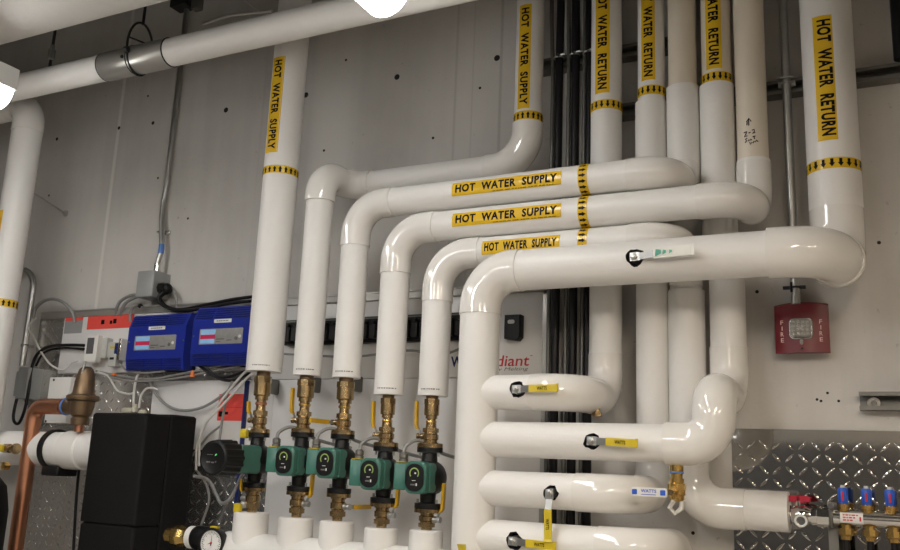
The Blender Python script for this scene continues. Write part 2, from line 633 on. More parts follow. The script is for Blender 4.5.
def cut_hole(jacket, c, N, rad, depth):
    """a ragged hole cut through the insulation round a valve stem"""
    U = EZ
    T = N.cross(U).normalized()
    mb = MB()
    n = 18
    ring = [rad * random.uniform(0.86, 1.14) for _ in range(n)]
    vs = []
    for z in (-depth, 0.03):
        for i in range(n):
            a = 2 * PI * i / n
            vs.append(c + N * z + (T * math.cos(a) + U * math.sin(a)) * ring[i])
    fs = [tuple(reversed(range(n))), tuple(range(n, 2 * n))] + [(i, (i + 1) % n, n + (i + 1) % n, n + i) for i in range(n)]
    mb.add(vs, fs, 1)
    cut = mb.build('cutter', ['jacket', 'foam'])
    md = jacket.modifiers.new('hole', 'BOOLEAN')
    md.operation = 'DIFFERENCE'
    md.solver = 'EXACT'
    md.object = cut
    dg = bpy.context.evaluated_depsgraph_get()
    me = bpy.data.meshes.new_from_object(jacket.evaluated_get(dg))
    jacket.modifiers.clear()
    jacket.data = me
    bpy.data.objects.remove(cut)
    me.set_sharp_from_angle(angle=math.radians(38))

# ------------------------------------------------------------------ the room
CEIL = 3.75
X0, X1, Y1 = -5.6, 2.6, -5.2
holes = [(57, 139), (119, 128), (153, 123), (226, 110), (306, 95), (397, 77), (497, 58), (148, 96), (49, 195.5), (158, 178), (188, 218.5),
         (757, 291.7), (879, 242.6), (817, 399.5), (821, 401), (838.7, 401), (827.5, 393), (324, 150.5), (480, 88), (346, 60), (433, 138), (693, 533)]
seams = [(at(112, 180, 0).x, 0.012, 1.35), (at(340, 100, 0).x, 0.10, 1.10), (at(455, 100, 0).x, 0.006, 0.72), (at(472, 100, 0).x, 0.004, 0.8),
         (at(500, 100, 0).x, 0.007, 0.62), (at(322, 100, 0).x, 0.05, 1.08), (at(250, 250, 0).x, 0.006, 0.85), (0.35, 0.012, 1.3)]
M['concrete'] = concrete('cast_concrete', (0.63, 0.61, 0.58), (0.48, 0.465, 0.445), seams)
M['ceil'] = mat('dark_concrete_ceiling', (0.07, 0.068, 0.066), 0.85, 0, 0.1, 3, 0.1, 30)
M['floor'] = mat('grey_floor_concrete', (0.36, 0.34, 0.31), 0.6, 0, 0.1, 3, 0.05, 30)
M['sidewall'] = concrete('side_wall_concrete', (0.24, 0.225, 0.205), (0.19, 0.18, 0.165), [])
mb = MB()
mb.box((X0, 0, 0), (X1, 0.2, CEIL), 0)
for i, (u, v) in enumerate(holes):                  # formwork tie holes
    c = at(u, v, 0.0)
    rr = 0.011 if i in (5, 6, 4, 3) else (0.008 if i < 3 else (0.0036 if 12 < i < 17 else 0.005))
    mb.lathe(c + V((0, 0.0006, 0)), NEG_Y, [(0, rr), (0.0012, rr * 0.96), (0.0008, rr * 0.6)], 14, 1)
structure(mb.build('wall_back', ['concrete', 'foam']))
mb = MB(); mb.box((X0 - 0.2, Y1, 0), (X0, 0.2, CEIL)); structure(mb.build('wall_left', 'sidewall'))
mb = MB(); mb.box((X1, Y1, 0), (X1 + 0.2, 0.2, CEIL)); structure(mb.build('wall_right', 'sidewall'))
M['reflection_band'] = mat('dark_reflection_band', (0.05, 0.048, 0.048), 0.6, 0, 0.15, 3)  # unseen dark lower wall, added so the tread plate mirrors something dark
mb = MB(); mb.box((X0 - 0.2, Y1 - 0.2, 0), (X1 + 0.2, Y1, 1.92), 1); mb.box((X0 - 0.2, Y1 - 0.2, 1.92), (X1 + 0.2, Y1, CEIL), 0); structure(mb.build('wall_front', ['sidewall', 'reflection_band'], fixn=False))
mb = MB(); mb.box((X0 - 0.2, Y1 - 0.2, -0.2), (X1 + 0.2, 0.2, 0)); structure(mb.build('floor', 'floor'))
mb = MB(); mb.box((X0 - 0.2, Y1 - 0.2, CEIL), (X1 + 0.2, 0.2, CEIL + 0.2)); structure(mb.build('ceiling', 'ceil'))

# ------------------------------------------------------------------ strip lights
for k, (x, yf, L, zb, tint, stren, lab) in enumerate(STRIPS):
    lm = mat('lit_diffuser', (0.9, 0.9, 0.88), 0.4, 0, 0.02, 10, emit=tint, estr=LAMP * stren)
    t = thing('strip_light', (x, yf - L / 2, zb + 0.11), lab, 'light', 'strip lights hung under the ceiling')
    mb = MB()                                       # U shaped wraparound diffuser
    prof = []
    flat = k > 1                                    # the unseen added fittings have flat lenses, keeping light off the upper wall
    for i in range(13):
        a = PI * i / 12
        prof.append((-0.062 * math.cos(a), -0.072 * math.sin(a) ** 0.8))
    prof += [(0.062, 0.012), (-0.062, 0.012)]
    if flat:
        prof = [(-0.12, 0.004), (0.12, 0.004), (0.12, 0.012), (-0.12, 0.012)]
    mb.prism(prof, V((x, yf, zb + 0.072)), EX, EZ, L, 0)
    d = mb.build('diffuser', lm, t)
    mb = MB()
    hw = 0.132 if flat else 0.074
    if not flat:
        for q in (-1, 1):
            mb.box((x + q * 0.070 - 0.004, yf - L, zb + 0.054), (x + q * 0.070 + 0.004, yf, zb + 0.082))
    mb.box((x - hw, yf - L, zb + 0.082), (x + hw, yf, zb + 0.122))
    if flat:
        for q in (-1, 1):
            mb.box((x + q * 0.126 - 0.006, yf - L, zb + 0.070), (x + q * 0.126 + 0.006, yf, zb + 0.082))
        for q in (yf, yf - L - 0.004):
            mb.box((x - hw, q, zb + 0.070), (x + hw, q + 0.004, zb + 0.122))
    mb.cyl((x, yf + 0.0005 - 0.001, zb + 0.112), (x, yf + 0.002, zb + 0.112), 0.004, 10)
    mb.build('housing', 'housing', t)
    for yy in (yf - 0.42, yf - L + 0.2):
        mb = MB(); mb.cyl((x, yy, zb + 0.12), (x, yy, CEIL), 0.004, 8); mb.build('hanger_rod', 'blacksteel', t)

# ------------------------------------------------------------------ struts on the wall
def strut(label, x0, x1, z, h=0.041, d=0.041, name='strut_channel'):
    o = thing(name, (x0, 0, z), label, 'strut')
    mb = MB()
    t = 0.003
    mb.box((x0, -t, z - h / 2), (x1, 0, z + h / 2))
    for s in (1, -1):
        za, zb = sorted((z + s * h / 2, z + s * (h / 2 - t)))
        mb.box((x0, -d, za), (x1, -t, zb))
        za, zb = sorted((z + s * h / 2, z + s * (h / 2 - 0.010)))
        mb.box((x0, -d - 0.002, za), (x1, -d, zb))
    mb.build('channel', 'dsteel', o)
    return o

ZS1, ZS2 = 2.870, 2.678
strut('upper grey steel strut behind the black hoses', -1.02, -0.55, ZS1)
s2 = strut('long grey steel strut running behind all the return risers', -0.76, 0.6, ZS2)
zr = at(880, 401.5, 0.02).z
s3 = strut('short steel strut bolted to bare concrete above the tread plate', at(859.5, 401, 0.02).x, 0.75, zr, 0.045)
c = at(873.7, 403, 0.025)
mb = MB(); mb.lathe(c + V((0, 0.012, 0)), NEG_Y, [(0, 0.015), (0.004, 0.015), (0.004, 0.0105), (0.006, 0.0105)], 20); mb.build('washer', 'chrome', s3)
mb = MB(); mb.lathe(c + V((0, 0.006, 0)), NEG_Y, [(0, 0.008), (0.008, 0.008)], 6); mb.build('bolt_head', 'dsteel', s3)

# ------------------------------------------------------------------ pipes
W, FD, HD = 0.110, 0.270, 0.333                     # distance of the pipe centres from the wall
XS = [-1.790, -1.624, -1.480, -1.331, -1.188]       # the five pump lines
XH = -1.018
ZTOP = 3.6
def p(x, d, z): return V((x, -d, z))
G_DROP = 'hot water supply pipes above the pumps'
G_RET = 'hot water return pipes'
ZB = [1.877, 1.863, 1.855, 1.805, 1.802]            # underside of each drop's insulation
ZH = {'s2': 2.515, 's3': 2.389, 's4': 2.297, 's5': 2.209, 'big': 2.133, 'r1': 1.806, 'r2': 1.684, 'r3': 1.560, 'r4': 1.436}

def drop_print(root, x, z, r, d=FD):                # fine print near the lower edge of the drop
    mb = MB()
    s = -0.030
    c = V((x, -d, z + 0.016))
    N = V((-x * 0.35, -1, 0)).normalized()
    U = EZ
    T = N.cross(EZ) * -1
    while s < 0.025:
        w = random.uniform(0.003, 0.007)
        a = s / r
        q = c + (N * math.cos(a) + T * math.sin(a)) * (r + 0.0012)
        tt = (T * math.cos(a) - N * math.sin(a))
        mb.add([q - tt * w / 2 - U * 0.0016, q + tt * w / 2 - U * 0.0016, q + tt * w / 2 + U * 0.0016, q - tt * w / 2 + U * 0.0016], [(0, 1, 2, 3)])
        s += w + 0.002
    mb.build('printed_mark', 'greytext', root, fixn=False)

# line 1: straight down
S1, j = insulated_pipe('supply_pipe', 'thick straight white pipe with upright HOT WATER SUPPLY label beside the blue controllers', [p(XS[0], FD, ZB[0]), p(XS[0], FD, ZTOP)], 0.0565, 0.08, G_DROP)
a, b = at(283, 57, FD + .05).z, at(273, 153, FD + .05).z
pipe_label(S1, p(XS[0], FD, (a + b) / 2), -EZ, EX, 0.0565, a - b, 0.050, 'HOT WATER SUPPLY', N=V((-0.06, -1, 0)).normalized(), frac=0.58)
arrow_band(S1, p(XS[0], FD, at(276, 169, FD + .05).z), EZ, 0.0565, 0.026, 20, 1)
drop_print(S1, XS[0], ZB[0], 0.0565)

# line 2: down the wall at the right, along, out and down to the second pump
r = 0.0435
S2, j = insulated_pipe('supply_pipe', 'white supply pipe lying against the wall, topmost of the four horizontal supply runs',
    [p(XS[1], FD, ZB[1]), p(XS[1], FD, ZH['s2']), p(XS[1], W, ZH['s2']), p(-0.983, W, ZH['s2']), p(-0.983, W, ZTOP)], r, [0.078, 0.074, 0.110], G_DROP, ext=[0.022, 0.02, 0.020], rel=[0.0055, 0.005, 0.005])
a, b = at(526, 4, W + .045).z, at(524, 108, W + .045).z
pipe_label(S2, p(-0.983, W, (a + b) / 2), -EZ, EX, r, a - b, 0.041, 'HOT WATER SUPPLY')
arrow_band(S2, p(-0.983, W, at(528, 114, W + .045).z), EZ, r, 0.028, 17, 1)
drop_print(S2, XS[1], ZB[1], r)

r = 0.0425
S3, j = insulated_pipe('supply_pipe', 'white supply pipe of the second horizontal run down, ending under the plain unlabelled riser',
    [p(XS[2], FD, ZB[2]), p(XS[2], FD, ZH['s3']), p(-0.5115, FD, ZH['s3']), p(-0.5115, W, ZH['s3']), p(-0.5115, W, 2.685)], r, [0.095, 0.079, 0.079], G_DROP, ext=[0.037, 0.032, 0.04], rel=[0.003, 0.0025, 0.0025])
mb = MB(); mb.cyl(p(-0.5115, W, 2.683), p(-0.5115, W, ZTOP), 0.0395, 40); mb.build('riser_jacket', 'jacket_cream', S3)
def hlabel(root, d, z, r, u0, u1, v):
    a, b = at(u0, v, d + r).x, at(u1, v, d + r).x
    pipe_label(root, p((a + b) / 2, d, z), EX, EZ, r, b - a, 0.0415, 'HOT WATER SUPPLY', N=V((0, -1, -0.02)).normalized(), fine=True, frac=0.60, dt=0.003)
    arrow_band(root, p(at(582, v, d + r).x, d, z), EX, r, 0.026, 17, 1)
hlabel(S3, FD, ZH['s3'], r, 452, 561, 185)
drop_print(S3, XS[2], ZB[2], r)
S4, j = insulated_pipe('supply_pipe', 'white supply pipe ending below the pencilled cream riser, third horizontal run down',
    [p(XS[3], FD, ZB[3]), p(XS[3], FD, ZH['s4']), p(-0.327, FD, ZH['s4']), p(-0.327, W, ZH['s4']), p(-0.327, W, 2.445)], 0.0435, [0.095, 0.079, 0.079], G_DROP, ext=[0.040, 0.036, 0.06], rel=[0.003, 0.0025, 0.0020])
hlabel(S4, FD, ZH['s4'], 0.0435, 452.5, 561, 209)
drop_print(S4, XS[3], ZB[3], r)
mb = MB(); mb.cyl(p(-0.327, W, 2.445), p(-0.327, W, ZTOP), 0.0405, 40)
rj = mb.build('riser_jacket', 'jacket_cream', S4); rj['label'] = 'cream jacket with hand-written black marks'
# the marks written on it with a marker pen
def stroke(mb, pts, c, r, w=0.0014):
    q = []
    for (s, t) in pts:
        q.append(wrap(c, EZ, EX, NEG_Y, r, t, s))
    mb.tube(q, w, 6)
mb = MB()
c0 = p(-0.327, W, at(746, 124, W + .04).z)
k = 2.7e-3
def ST(pts): stroke(mb, [((x - 746) * k - 0.004, -(y - 124) * k) for x, y in pts], c0, 0.0412)
ST([(746.5, 126), (746.5, 119)]); ST([(744.3, 122), (746.8, 118.5), (748.8, 122.2)]); ST([(744.6, 125.5), (745, 122)])
ST([(741.2, 132.8), (744.2, 132.2), (743.6, 134.0), (741.6, 137.2), (744.8, 136.6)]); ST([(746, 134), (748, 133.4)]); ST([(749.2, 131.6), (751.4, 130.6), (751.6, 133), (749.6, 134.8), (752.4, 134)])
ST([(744.5, 139), (742.6, 140), (743.8, 141.6), (742.4, 143.4)]); ST([(745.2, 142.4), (746.2, 141), (747.2, 142), (748, 140.6), (749, 141.8)]); ST([(749.8, 138.4), (752.4, 137.6)]); ST([(751, 138), (751.4, 140.8)])
ST([(746.8, 143.6), (747.4, 146), (749, 144), (750, 145), (751, 142.8), (752, 144), (753.2, 142), (755, 143.6)])
mb.build('marker_writing', 'ink', rj)

S5, j = insulated_pipe('supply_pipe', 'lowest horizontal white supply pipe, partly hidden by the thick pipe in front of it',
    [p(XS[4], 0.266, ZB[4]), p(XS[4], 0.266, ZH['s5']), p(-0.5115, 0.266, ZH['s5']), p(-0.5115, W, ZH['s5']), p(-0.5115, W, 2.10), ], 0.0425, [0.095, 0.079, 0.079], G_DROP, ext=[0.043, 0.03, 0.02])
hlabel(S5, 0.266, ZH['s5'], 0.0425, 482, 559.5, 240)
drop_print(S5, XS[4], ZB[4], r)
# its lower half: a thicker pipe down the wall and along to the radiant manifold
zE = 1.534
xe = at(789.5, 512, W).x
S6, j = insulated_pipe('manifold_feed_pipe', 'thick white pipe coming down behind the stacked valves and bending towards the chrome manifold',
    [p(xe, W, zE), p(-0.5115, W, zE), p(-0.5115, W, 2.098)], 0.0485, 0.085, None, ext=0.055)

# return header and the big pipe it turns into
XR = -0.129
BIG, jb = insulated_pipe('return_pipe', 'thickest white pipe, running along below the supply runs and down as the return header',
    [p(XH, HD, 0.9), p(XH, HD, ZH['big']), p(XR, HD, ZH['big']), p(XR, W, ZH['big']), p(XR, W, ZTOP)], 0.0550, [0.096, 0.104, 0.104], G_RET, ext=[0.022, 0.036, 0.05], rel=[0.0025, 0.0060, 0.0100])
mb = MB(); mb.cyl(p(XR, W, 2.285), p(XR, W, ZTOP), 0.0645, 44); mb.build('insulation_jacket', 'jacket', BIG)
a, b = at(824, 16, W + .06).z, at(830, 140.5, W + .06).z
pipe_label(BIG, p(XR, W, (a + b) / 2), -EZ, EX, 0.0645, a - b, 0.054, 'HOT WATER RETURN', N=V((-0.06, -1, 0)).normalized())
arrow_band(BIG, p(XR, W, at(834, 163, W + .06).z), EZ, 0.0645, 0.028, 20, -1)

# branches from the header to the risers
rr = 0.0455
R1, j1 = insulated_pipe('return_pipe', 'white branch with yellow lever, topmost of the four stubs off the return header',
    [p(XH, HD, ZH['r1']), p(-0.735, HD, ZH['r1']), p(-0.735, W, ZH['r1']), p(-0.735, W, ZTOP)], rr, [0.085, 0.085], G_RET, ext=0.04)
def vlabel(root, x, r, u, v0, v1, band, h=0.045, n=17):
    a, b = at(u, v0, W + r).z, at(u, v1, W + r).z
    pipe_label(root, p(x, W, (a + b) / 2), -EZ, EX, r, a - b, h, 'HOT WATER RETURN')
    arrow_band(root, p(x, W, at(u + 4, band, W + r).z), EZ, r, 0.028, n, -1)
vlabel(R1, -0.735, rr, 602, -13, 93, 103.5)
R2, j2 = insulated_pipe('return_pipe', 'white branch whose far end rises into the wall, second stub off the return header',
    [p(XH, HD, ZH['r2']), p(-0.404, HD, ZH['r2']), p(-0.404, HD, ZH['r1']), p(-0.404, W, ZH['r1']), p(-0.404, W, 2.245)], rr, [0.062, 0.06, 0.085], G_RET, ext=0.05, rel=[0.0055, 0.0055, 0.003])
mb = MB(); mb.cyl(p(-0.417, W, 2.67), p(-0.417, W, ZTOP), 0.040, 40); mb.build('riser_jacket', 'jacket_cream', R2)
vlabel(R2, -0.417, 0.040, 711, -40, 69, 76, 0.045, 16)
R3, j3 = insulated_pipe('return_pipe', 'white branch with a downward yellow lever, third stub off the return header',
    [p(XH, HD, ZH['r3']), p(-0.603, HD, ZH['r3']), p(-0.603, W, ZH['r3']), p(-0.603, W, 2.655)], 0.0445, [0.085, 0.085], G_RET, ext=[0.05, 0.05])
mb = MB(); mb.cyl(p(-0.601, W, 2.653), p(-0.601, W, ZTOP), 0.0385, 40); mb.build('insulation_jacket', 'jacket', R3)
j3b = j3[0]
vlabel(R3, -0.601, 0.0385, 648, -20, 80, 89, 0.042, 15)
R4, j4 = insulated_pipe('return_pipe', 'white branch at the bottom of the frame, lowest stub off the return header',
    [p(XH, HD, ZH['r4']), p(-0.545, HD, ZH['r4']), p(-0.545, W, ZH['r4']), p(-0.545, W, 0.9)], rr, [0.085, 0.085], G_RET, ext=0.05)
mb = MB(); mb.cyl(p(-0.5115, W, 2.40), p(-0.5115, W, 2.685), 0.046, 40); mb.build('insulation_jacket', 'jacket', S3)
mb = MB(); mb.cyl(p(-0.4185, W, 2.20), p(-0.4185, W, 2.675), 0.0465, 40); mb.build('insulation_jacket', 'jacket', R2)

# ------------------------------------------------------------------ lever valves that poke out of the insulation
def lever_valve(label, jacket, u, v, d, r, uv_tip, grip, width=0.011, stain=False, gtext=True, hole=0.0215):
    c = at(u, v, d + r)
    c = V((c.x, c.y, c.z))
    # the point of the jacket's front at that height
    if jacket is not None:
        cut_hole(jacket, c, NEG_Y, hole, 0.03)
    t = thing('lever_valve', c, label, 'valve', 'lever valves on the return pipes')
    mb = MB()
    mb.lathe(c + V((0, 0.028, 0)), NEG_Y, [(0, 0.012), (0.020, 0.012), (0.022, 0.0105), (0.032, 0.0105)], 20)
    mb.build('stem', 'steel', t)
    yl = c.y - 0.008
    mb = MB(); mb.lathe(V((c.x, yl, c.z)), NEG_Y, [(0, 0.0088), (0.007, 0.0088), (0.008, 0.007)], 6); mb.lathe(V((c.x, yl - 0.007, c.z)), NEG_Y, [(0, 0.004), (0.006, 0.004)], 10)
    mb.build('nut', 'steel', t)
    tip = at(uv_tip[0], uv_tip[1], -yl + 0.012)
    tip = V((tip.x, 0, tip.z))
    dirv = tip - V((c.x, 0, c.z))
    L = dirv.length
    dirv.normalize()
    side = dirv.cross(EY).normalized()
    def bar(mb, s0, s1, w, y0, y1, th, mi=0, n=8, w1=None):
        w1 = w1 or w
        vs, fs = [], []
        for i in range(n + 1):
            k = i / n
            s = s0 + (s1 - s0) * k
            y = y0 + (y1 - y0) * k
            ww = w + (w1 - w) * k
            q = V((c.x, 0, c.z)) + dirv * s
            for a, bb in ((-1, 0), (1, 0), (1, 1), (-1, 1)):
                vs.append(V((q.x, y, q.z)) + side * a * ww + V((0, -th * bb, 0)))
        for i in range(n):
            for e in range(4):
                fs.append((i * 4 + e, i * 4 + (e + 1) % 4, i * 4 + 4 + (e + 1) % 4, i * 4 + 4 + e))
        fs += [(0, 1, 2, 3), tuple(n * 4 + e for e in (3, 2, 1, 0))]
        mb.add(vs, fs, mi)
    mb = MB()
    bar(mb, -0.010, 0.014, 0.0105, yl, yl, 0.0025)
    bar(mb, 0.014, L * 0.36, 0.0085, yl, yl - 0.012, 0.0025)
    lev = mb.build('lever', 'steel', t)
    mb = MB()
    bar(mb, L * 0.34, L * 0.94, width * 0.8, yl - 0.010, yl - 0.012, 0.005, w1=width * 0.8)
    bar(mb, L * 0.94, L, width * 0.85, yl - 0.0115, yl - 0.016, 0.0055, w1=width * 0.95)
    gr = mb.build('grip', grip, lev)
    if gtext:
        q = V((c.x, yl - 0.0178, c.z)) + dirv * (L * 0.64)
        ex, ey = dirv, dirv.cross(NEG_Y) * -1
        if ey.dot(EZ) < 0 and abs(dirv.x) > 0.5:
            ex, ey = -ex, -ey
        flat_text('WATTS', q, ex, ey, L * 0.22, width * 0.75, 'ink', gr, bold=0.02)
    if stain:
        mb = MB()
        for (s, w, hh) in ((0.42, 0.10, 0.6), (0.52, 0.06, 0.4), (0.62, 0.05, 0.3)):
            q = V((c.x, yl - 0.0181, c.z)) + dirv * (L * s)
            mb.add([q - dirv * L * w / 2 - side * width * hh, q + dirv * L * w / 2 - side * width * hh * 0.3, q + dirv * L * w / 2 + side * width * hh * 0.7, q - dirv * L * w / 3 + side * width * hh], [(0, 1, 2, 3)])
        mb.build('stain', 'green_stain', gr, fixn=False)
    return t

lever_valve('valve on the thickest horizontal pipe, white lever with a green stain', jb[1], 635, 257.5, HD, 0.055, (695, 249.5), 'wgrip', 0.0155, stain=True, gtext=False, hole=0.023)
lever_valve('yellow lever valve near the header on the topmost stub', j1[0], 517, 389.5, HD, 0.0455, (559, 388), 'ygrip', 0.0115)
lever_valve('yellow lever valve halfway along the second stub of the header', j2[0], 592, 441, HD, 0.0455, (638.5, 443.5), 'ygrip', 0.0115)
lever_valve('yellow lever valve hanging straight down from the third stub', j3b, 550.5, 493, HD, 0.0455, (548.5, 542), 'ygrip', 0.0115, hole=0.0195)
lever_valve('yellow lever valve on the lowest stub at the bottom of the frame', j4[0], 513.5, 541, HD, 0.0455, (557, 546.5), 'ygrip', 0.0115)

lever_valve('lever valve low on the return header, only its yellow tip in frame', None, 465, 610, HD, 0.055, (462.5, 544), 'ygrip', 0.0115)
c = at(597, 413.5, 0.26)
t = thing('brass_plug', c, 'tiny brass plug under the elbow of the topmost stub', 'plug')
mb = MB(); mb.lathe(c + V((0, 0, 0.02)), -EZ, [(0, 0.009), (0.018, 0.009), (0.018, 0.013), (0.028, 0.013)], 6); mb.build('plug', 'brass', t)
# drain valve with the white and blue lever beside the third stub's end
c = at(677, 488, 0.33)
t = thing('drain_valve', c, 'small brass drain valve with white and blue lever below the rising branch', 'valve')
mb = MB()
mb.lathe(c + V((0, 0, -0.030)), EZ, [(0, 0.012), (0.004, 0.017), (0.012, 0.017), (0.014, 0.0205), (0.040, 0.0205), (0.042, 0.0165), (0.052, 0.0165), (0.052, 0.0135), (0.062, 0.0135), (0.062, 0.0155), (0.086, 0.0155)], 20); mb.lathe(c + V((0, 0, -0.004)), EZ, [(0, 0.0225), (0.012, 0.0225)], 6)
mb.lathe(c + V((0, 0, -0.004)), NEG_Y, [(0, 0.010), (0.026, 0.010), (0.026, 0.008), (0.030, 0.008)], 16)
mb.build('valve_body', 'brass_bright', t, angle=25)
mb = MB(); mb.lathe(c + V((0, 0, 0.034)), EZ, [(0, 0.0165), (0.004, 0.0165)], 20); mb.build('tape_ring', 'bluetape', t)
q = c + V((0, -0.022, 0))
mb = MB(); mb.tube([q + V((-0.004, 0, -0.03)), q + V((-0.014, 0.006, -0.045)), q + V((-0.004, 0.012, -0.058)), q + V((0.012, 0.012, -0.046)), q + V((0.014, 0.012, -0.03))], 0.0055, 10)
mb.build('hose_cap_strap', 'wgrip', t)
a = at(668, 492, 0.392); b = at(631, 492.5, 0.392)
mb = MB(); mb.cyl(c + V((0, -0.02, -0.006)), V((c.x, -0.392, a.z)), 0.006, 12); mb.cyl(V((c.x, -0.389, a.z)), a + V((-0.004, 0.002, 0)), 0.004, 8); mb.build('stem', 'brass', t)
ev = (b - a); L = ev.length; ev.normalize()
mb = MB(); mb.prism(rrect(L * 0.45, 0.013, 0.002), a + ev * (L * 0.1), V((1, 0, 0)), EZ, 0.003, 0); lev = mb.build('lever', 'brass', t)
mb = MB(); mb.prism(rrect(L * 0.95, 0.0205, 0.005), (a * 0.52 + b * 0.48) + V((0, -0.001, 0)), V((1, 0, 0)), EZ, 0.006, 0.001); gr = mb.build('grip', 'wgrip', lev)
flat_text('WATTS', (a + b) / 2 + V((0, -0.0078, 0.003)), EX, EZ, L * 0.42, 0.0075, 'bluegrip', gr, bold=0.03)
mb = MB()
for s in (-0.38, 0.38):
    mb.prism(rrect(0.012, 0.012, 0.002), (a + b) / 2 + V((s * L, -0.0072, 0)), EX, EZ, 0.0006, 0)
mb.box(((a + b) / 2 + V((-L * 0.2, -0.0078, -0.006))), ((a + b) / 2 + V((L * 0.2, -0.0072, -0.0045))))
mb.build('print', 'bluegrip', gr)

# ------------------------------------------------------------------ pump lines
def zline(u, v): return at(u, v, FD).z
# per line: flange top v, flange bottom v, lower flange top/bottom v, u of the axis there
UF = [(260, 431), (301.5, 430.5), (343.5, 432.5), (386, 444.5), (430, 445.5)]
LF = [(255, 489), (300, 493), (346, 495.5), (382.5, 504.5), (427.5, 510.5)]
STUB = [(249, 512, 1.0), (293, 517, 1), (337, 521, 1), (380, 527.5, 1), (427, 530, 1)]
hexr = [1.0, 0.93, 0.88, 0.93]
PL = ['beneath the thick straight pipe', 'second from the blue controllers', 'in the middle', 'second from the return header', 'nearest the return header']
HANDLE_UP = ['in2', 'up', 'out', 'up', 'up']
HANDLE_LO = ['in2', 'up', 'in', 'up2', 'up']
for i in range(5):
    x = XS[i]
    zu, zl = zline(*UF[i]), zline(*LF[i])
    zc_ = (zu + zl) / 2
    zt, zs = ZB[i], zline(STUB[i][0], STUB[i][1])
    ax = V((x, -FD, 0))
    def A(z): return V((x, -FD, z))
    # --- check valve just below the insulation
    big = 1.22 if i < 3 else 1.0
    H = zt - (zu + 0.008)
    t = thing('check_valve', A(zu + 0.012 + H * 0.40), 'brass check valve under the insulation ' + PL[i], 'valve', 'brass check valves above the pumps')
    mb = MB()
    z0 = zu + 0.012 + H * 0.42
    h2 = zt + 0.004 - z0
    mb.lathe(A(z0), EZ, [(0, 0.0125 * big), (h2 * 0.10, 0.0125 * big), (h2 * 0.10, 0.0165 * big), (h2 * 0.24, 0.0165 * big)], 24)
    mb.lathe(A(z0 + h2 * 0.22), EZ, [(0, 0.0195 * big), (h2 * 0.03, 0.0210 * big), (h2 * 0.40, 0.0210 * big), (h2 * 0.43, 0.0195 * big)], 28)
    mb.lathe(A(z0 + h2 * 0.62), EZ, [(0, 0.0225 * big), (h2 * 0.20, 0.0225 * big)], 8)
    mb.build('valve_body', 'brass', t, angle=25)
    mb = MB(); mb.lathe(A(z0 + h2 * 0.78), EZ, [(0, 0.0175 * big), (h2 * 0.22, 0.0175 * big)], 20); mb.build('tail_pipe', 'bronze', t)
    mb = MB(); mb.lathe(A(z0 - 0.006), EZ, [(0, 0.0135 * big), (0.002, 0.0150 * big), (0.007, 0.0150 * big), (0.009, 0.0135 * big)], 24); mb.build('solder_ring', 'copper' if i == 0 else 'brass_bright', t)
    # --- flanged isolation valves
    def flange_valve(z_fl, top, handle, label):
        s = 1 if top else -1
        t = thing('isolation_valve', A(z_fl), label, 'valve', 'flanged isolation valves of the pumps')
        mb = MB()
        ext = (z0 - 0.004 - z_fl) if top else (z_fl - zs + 0.006)
        mb.lathe(A(z_fl - s * 0.002), EZ * s, [(0.006, 0.0225), (ext * 0.16, 0.0225), (ext * 0.18, 0.0190), (ext * 0.26, 0.0190), (ext * 0.30, 0.0225), (ext * 0.50, 0.0225), (ext * 0.54, 0.0190), (ext * 0.80, 0.0180), (ext * 0.80, 0.0150), (ext, 0.0145)], 28)
        mb.lathe(A(z_fl + s * ext * 0.58), EZ * s, [(0, 0.0225), (ext * 0.18, 0.0225)], 6)
        mb.build('valve_body', 'brass', t, angle=25)
        mb = MB()                                    # two-bolt oval flange
        out = []
        for k in range(28):
            a = 2 * PI * k / 28
            out.append((0.038 * math.cos(a), 0.027 * math.sin(a)))
        mb.prism(out, A(z_fl - 0.006), EX, EY, 0.012, 0.002)
        mb.build('flange', 'brass', t)
        for sx in (-1, 1):
            mb = MB()
            q = A(z_fl) + V((sx * 0.029, -0.004, 0))
            mb.lathe(q + V((0, 0, -0.030 * s)), EZ * s, [(0, 0.0035), (0.012, 0.0035), (0.012, 0.0075), (0.0185, 0.0075)], 8)
            mb.build('bolt', 'steel', t)
        # stem to the side, lever
        zst = z_fl + s * ext * 0.40
        sx = -1 if (top or handle == 'in2') else 1
        mb = MB()
        q = V((x + sx * 0.018, -FD, zst))
        mb.lathe(q, EX * sx, [(0, 0.009), (0.010, 0.009), (0.010, 0.007), (0.018, 0.007), (0.018, 0.0085), (0.024, 0.0085)], 12)
        st = mb.build('stem', 'steel' if not top else 'brass', t)
        q = q + EX * (sx * 0.015)
        dv, up = {'up': (EZ, EX * sx), 'up2': (EZ, EX * sx), 'out': (NEG_Y, EX * sx), 'in': (EY, EX * sx), 'in2': (EZ, EX * sx)}[handle]
        L = {'in2': 0.045}.get(handle, 0.085)
        pts = [q, q + dv * 0.014 + up * 0.002, q + dv * 0.026 + up * 0.012, q + dv * (0.026 + 0.02) + up * 0.014]
        wax = dv.cross(up)
        def strip(mb, pts, hw, th):
            vs, fs = [], []
            for pt in pts:
                for a, bb in ((-1, -1), (1, -1), (1, 1), (-1, 1)):
                    vs.append(pt + wax * hw * a + up * th * bb)
            for k in range(len(pts) - 1):
                for e in range(4):
                    fs.append((k * 4 + e, k * 4 + (e + 1) % 4, k * 4 + 4 + (e + 1) % 4, k * 4 + 4 + e))
            fs += [(0, 1, 2, 3), tuple(len(pts) * 4 - 1 - e for e in range(4))]
            mb.add(vs, fs)
        mb = MB(); strip(mb, pts, 0.0050, 0.0013); lev = mb.build('lever', 'steel', t)
        e = q + up * 0.014
        mb = MB()
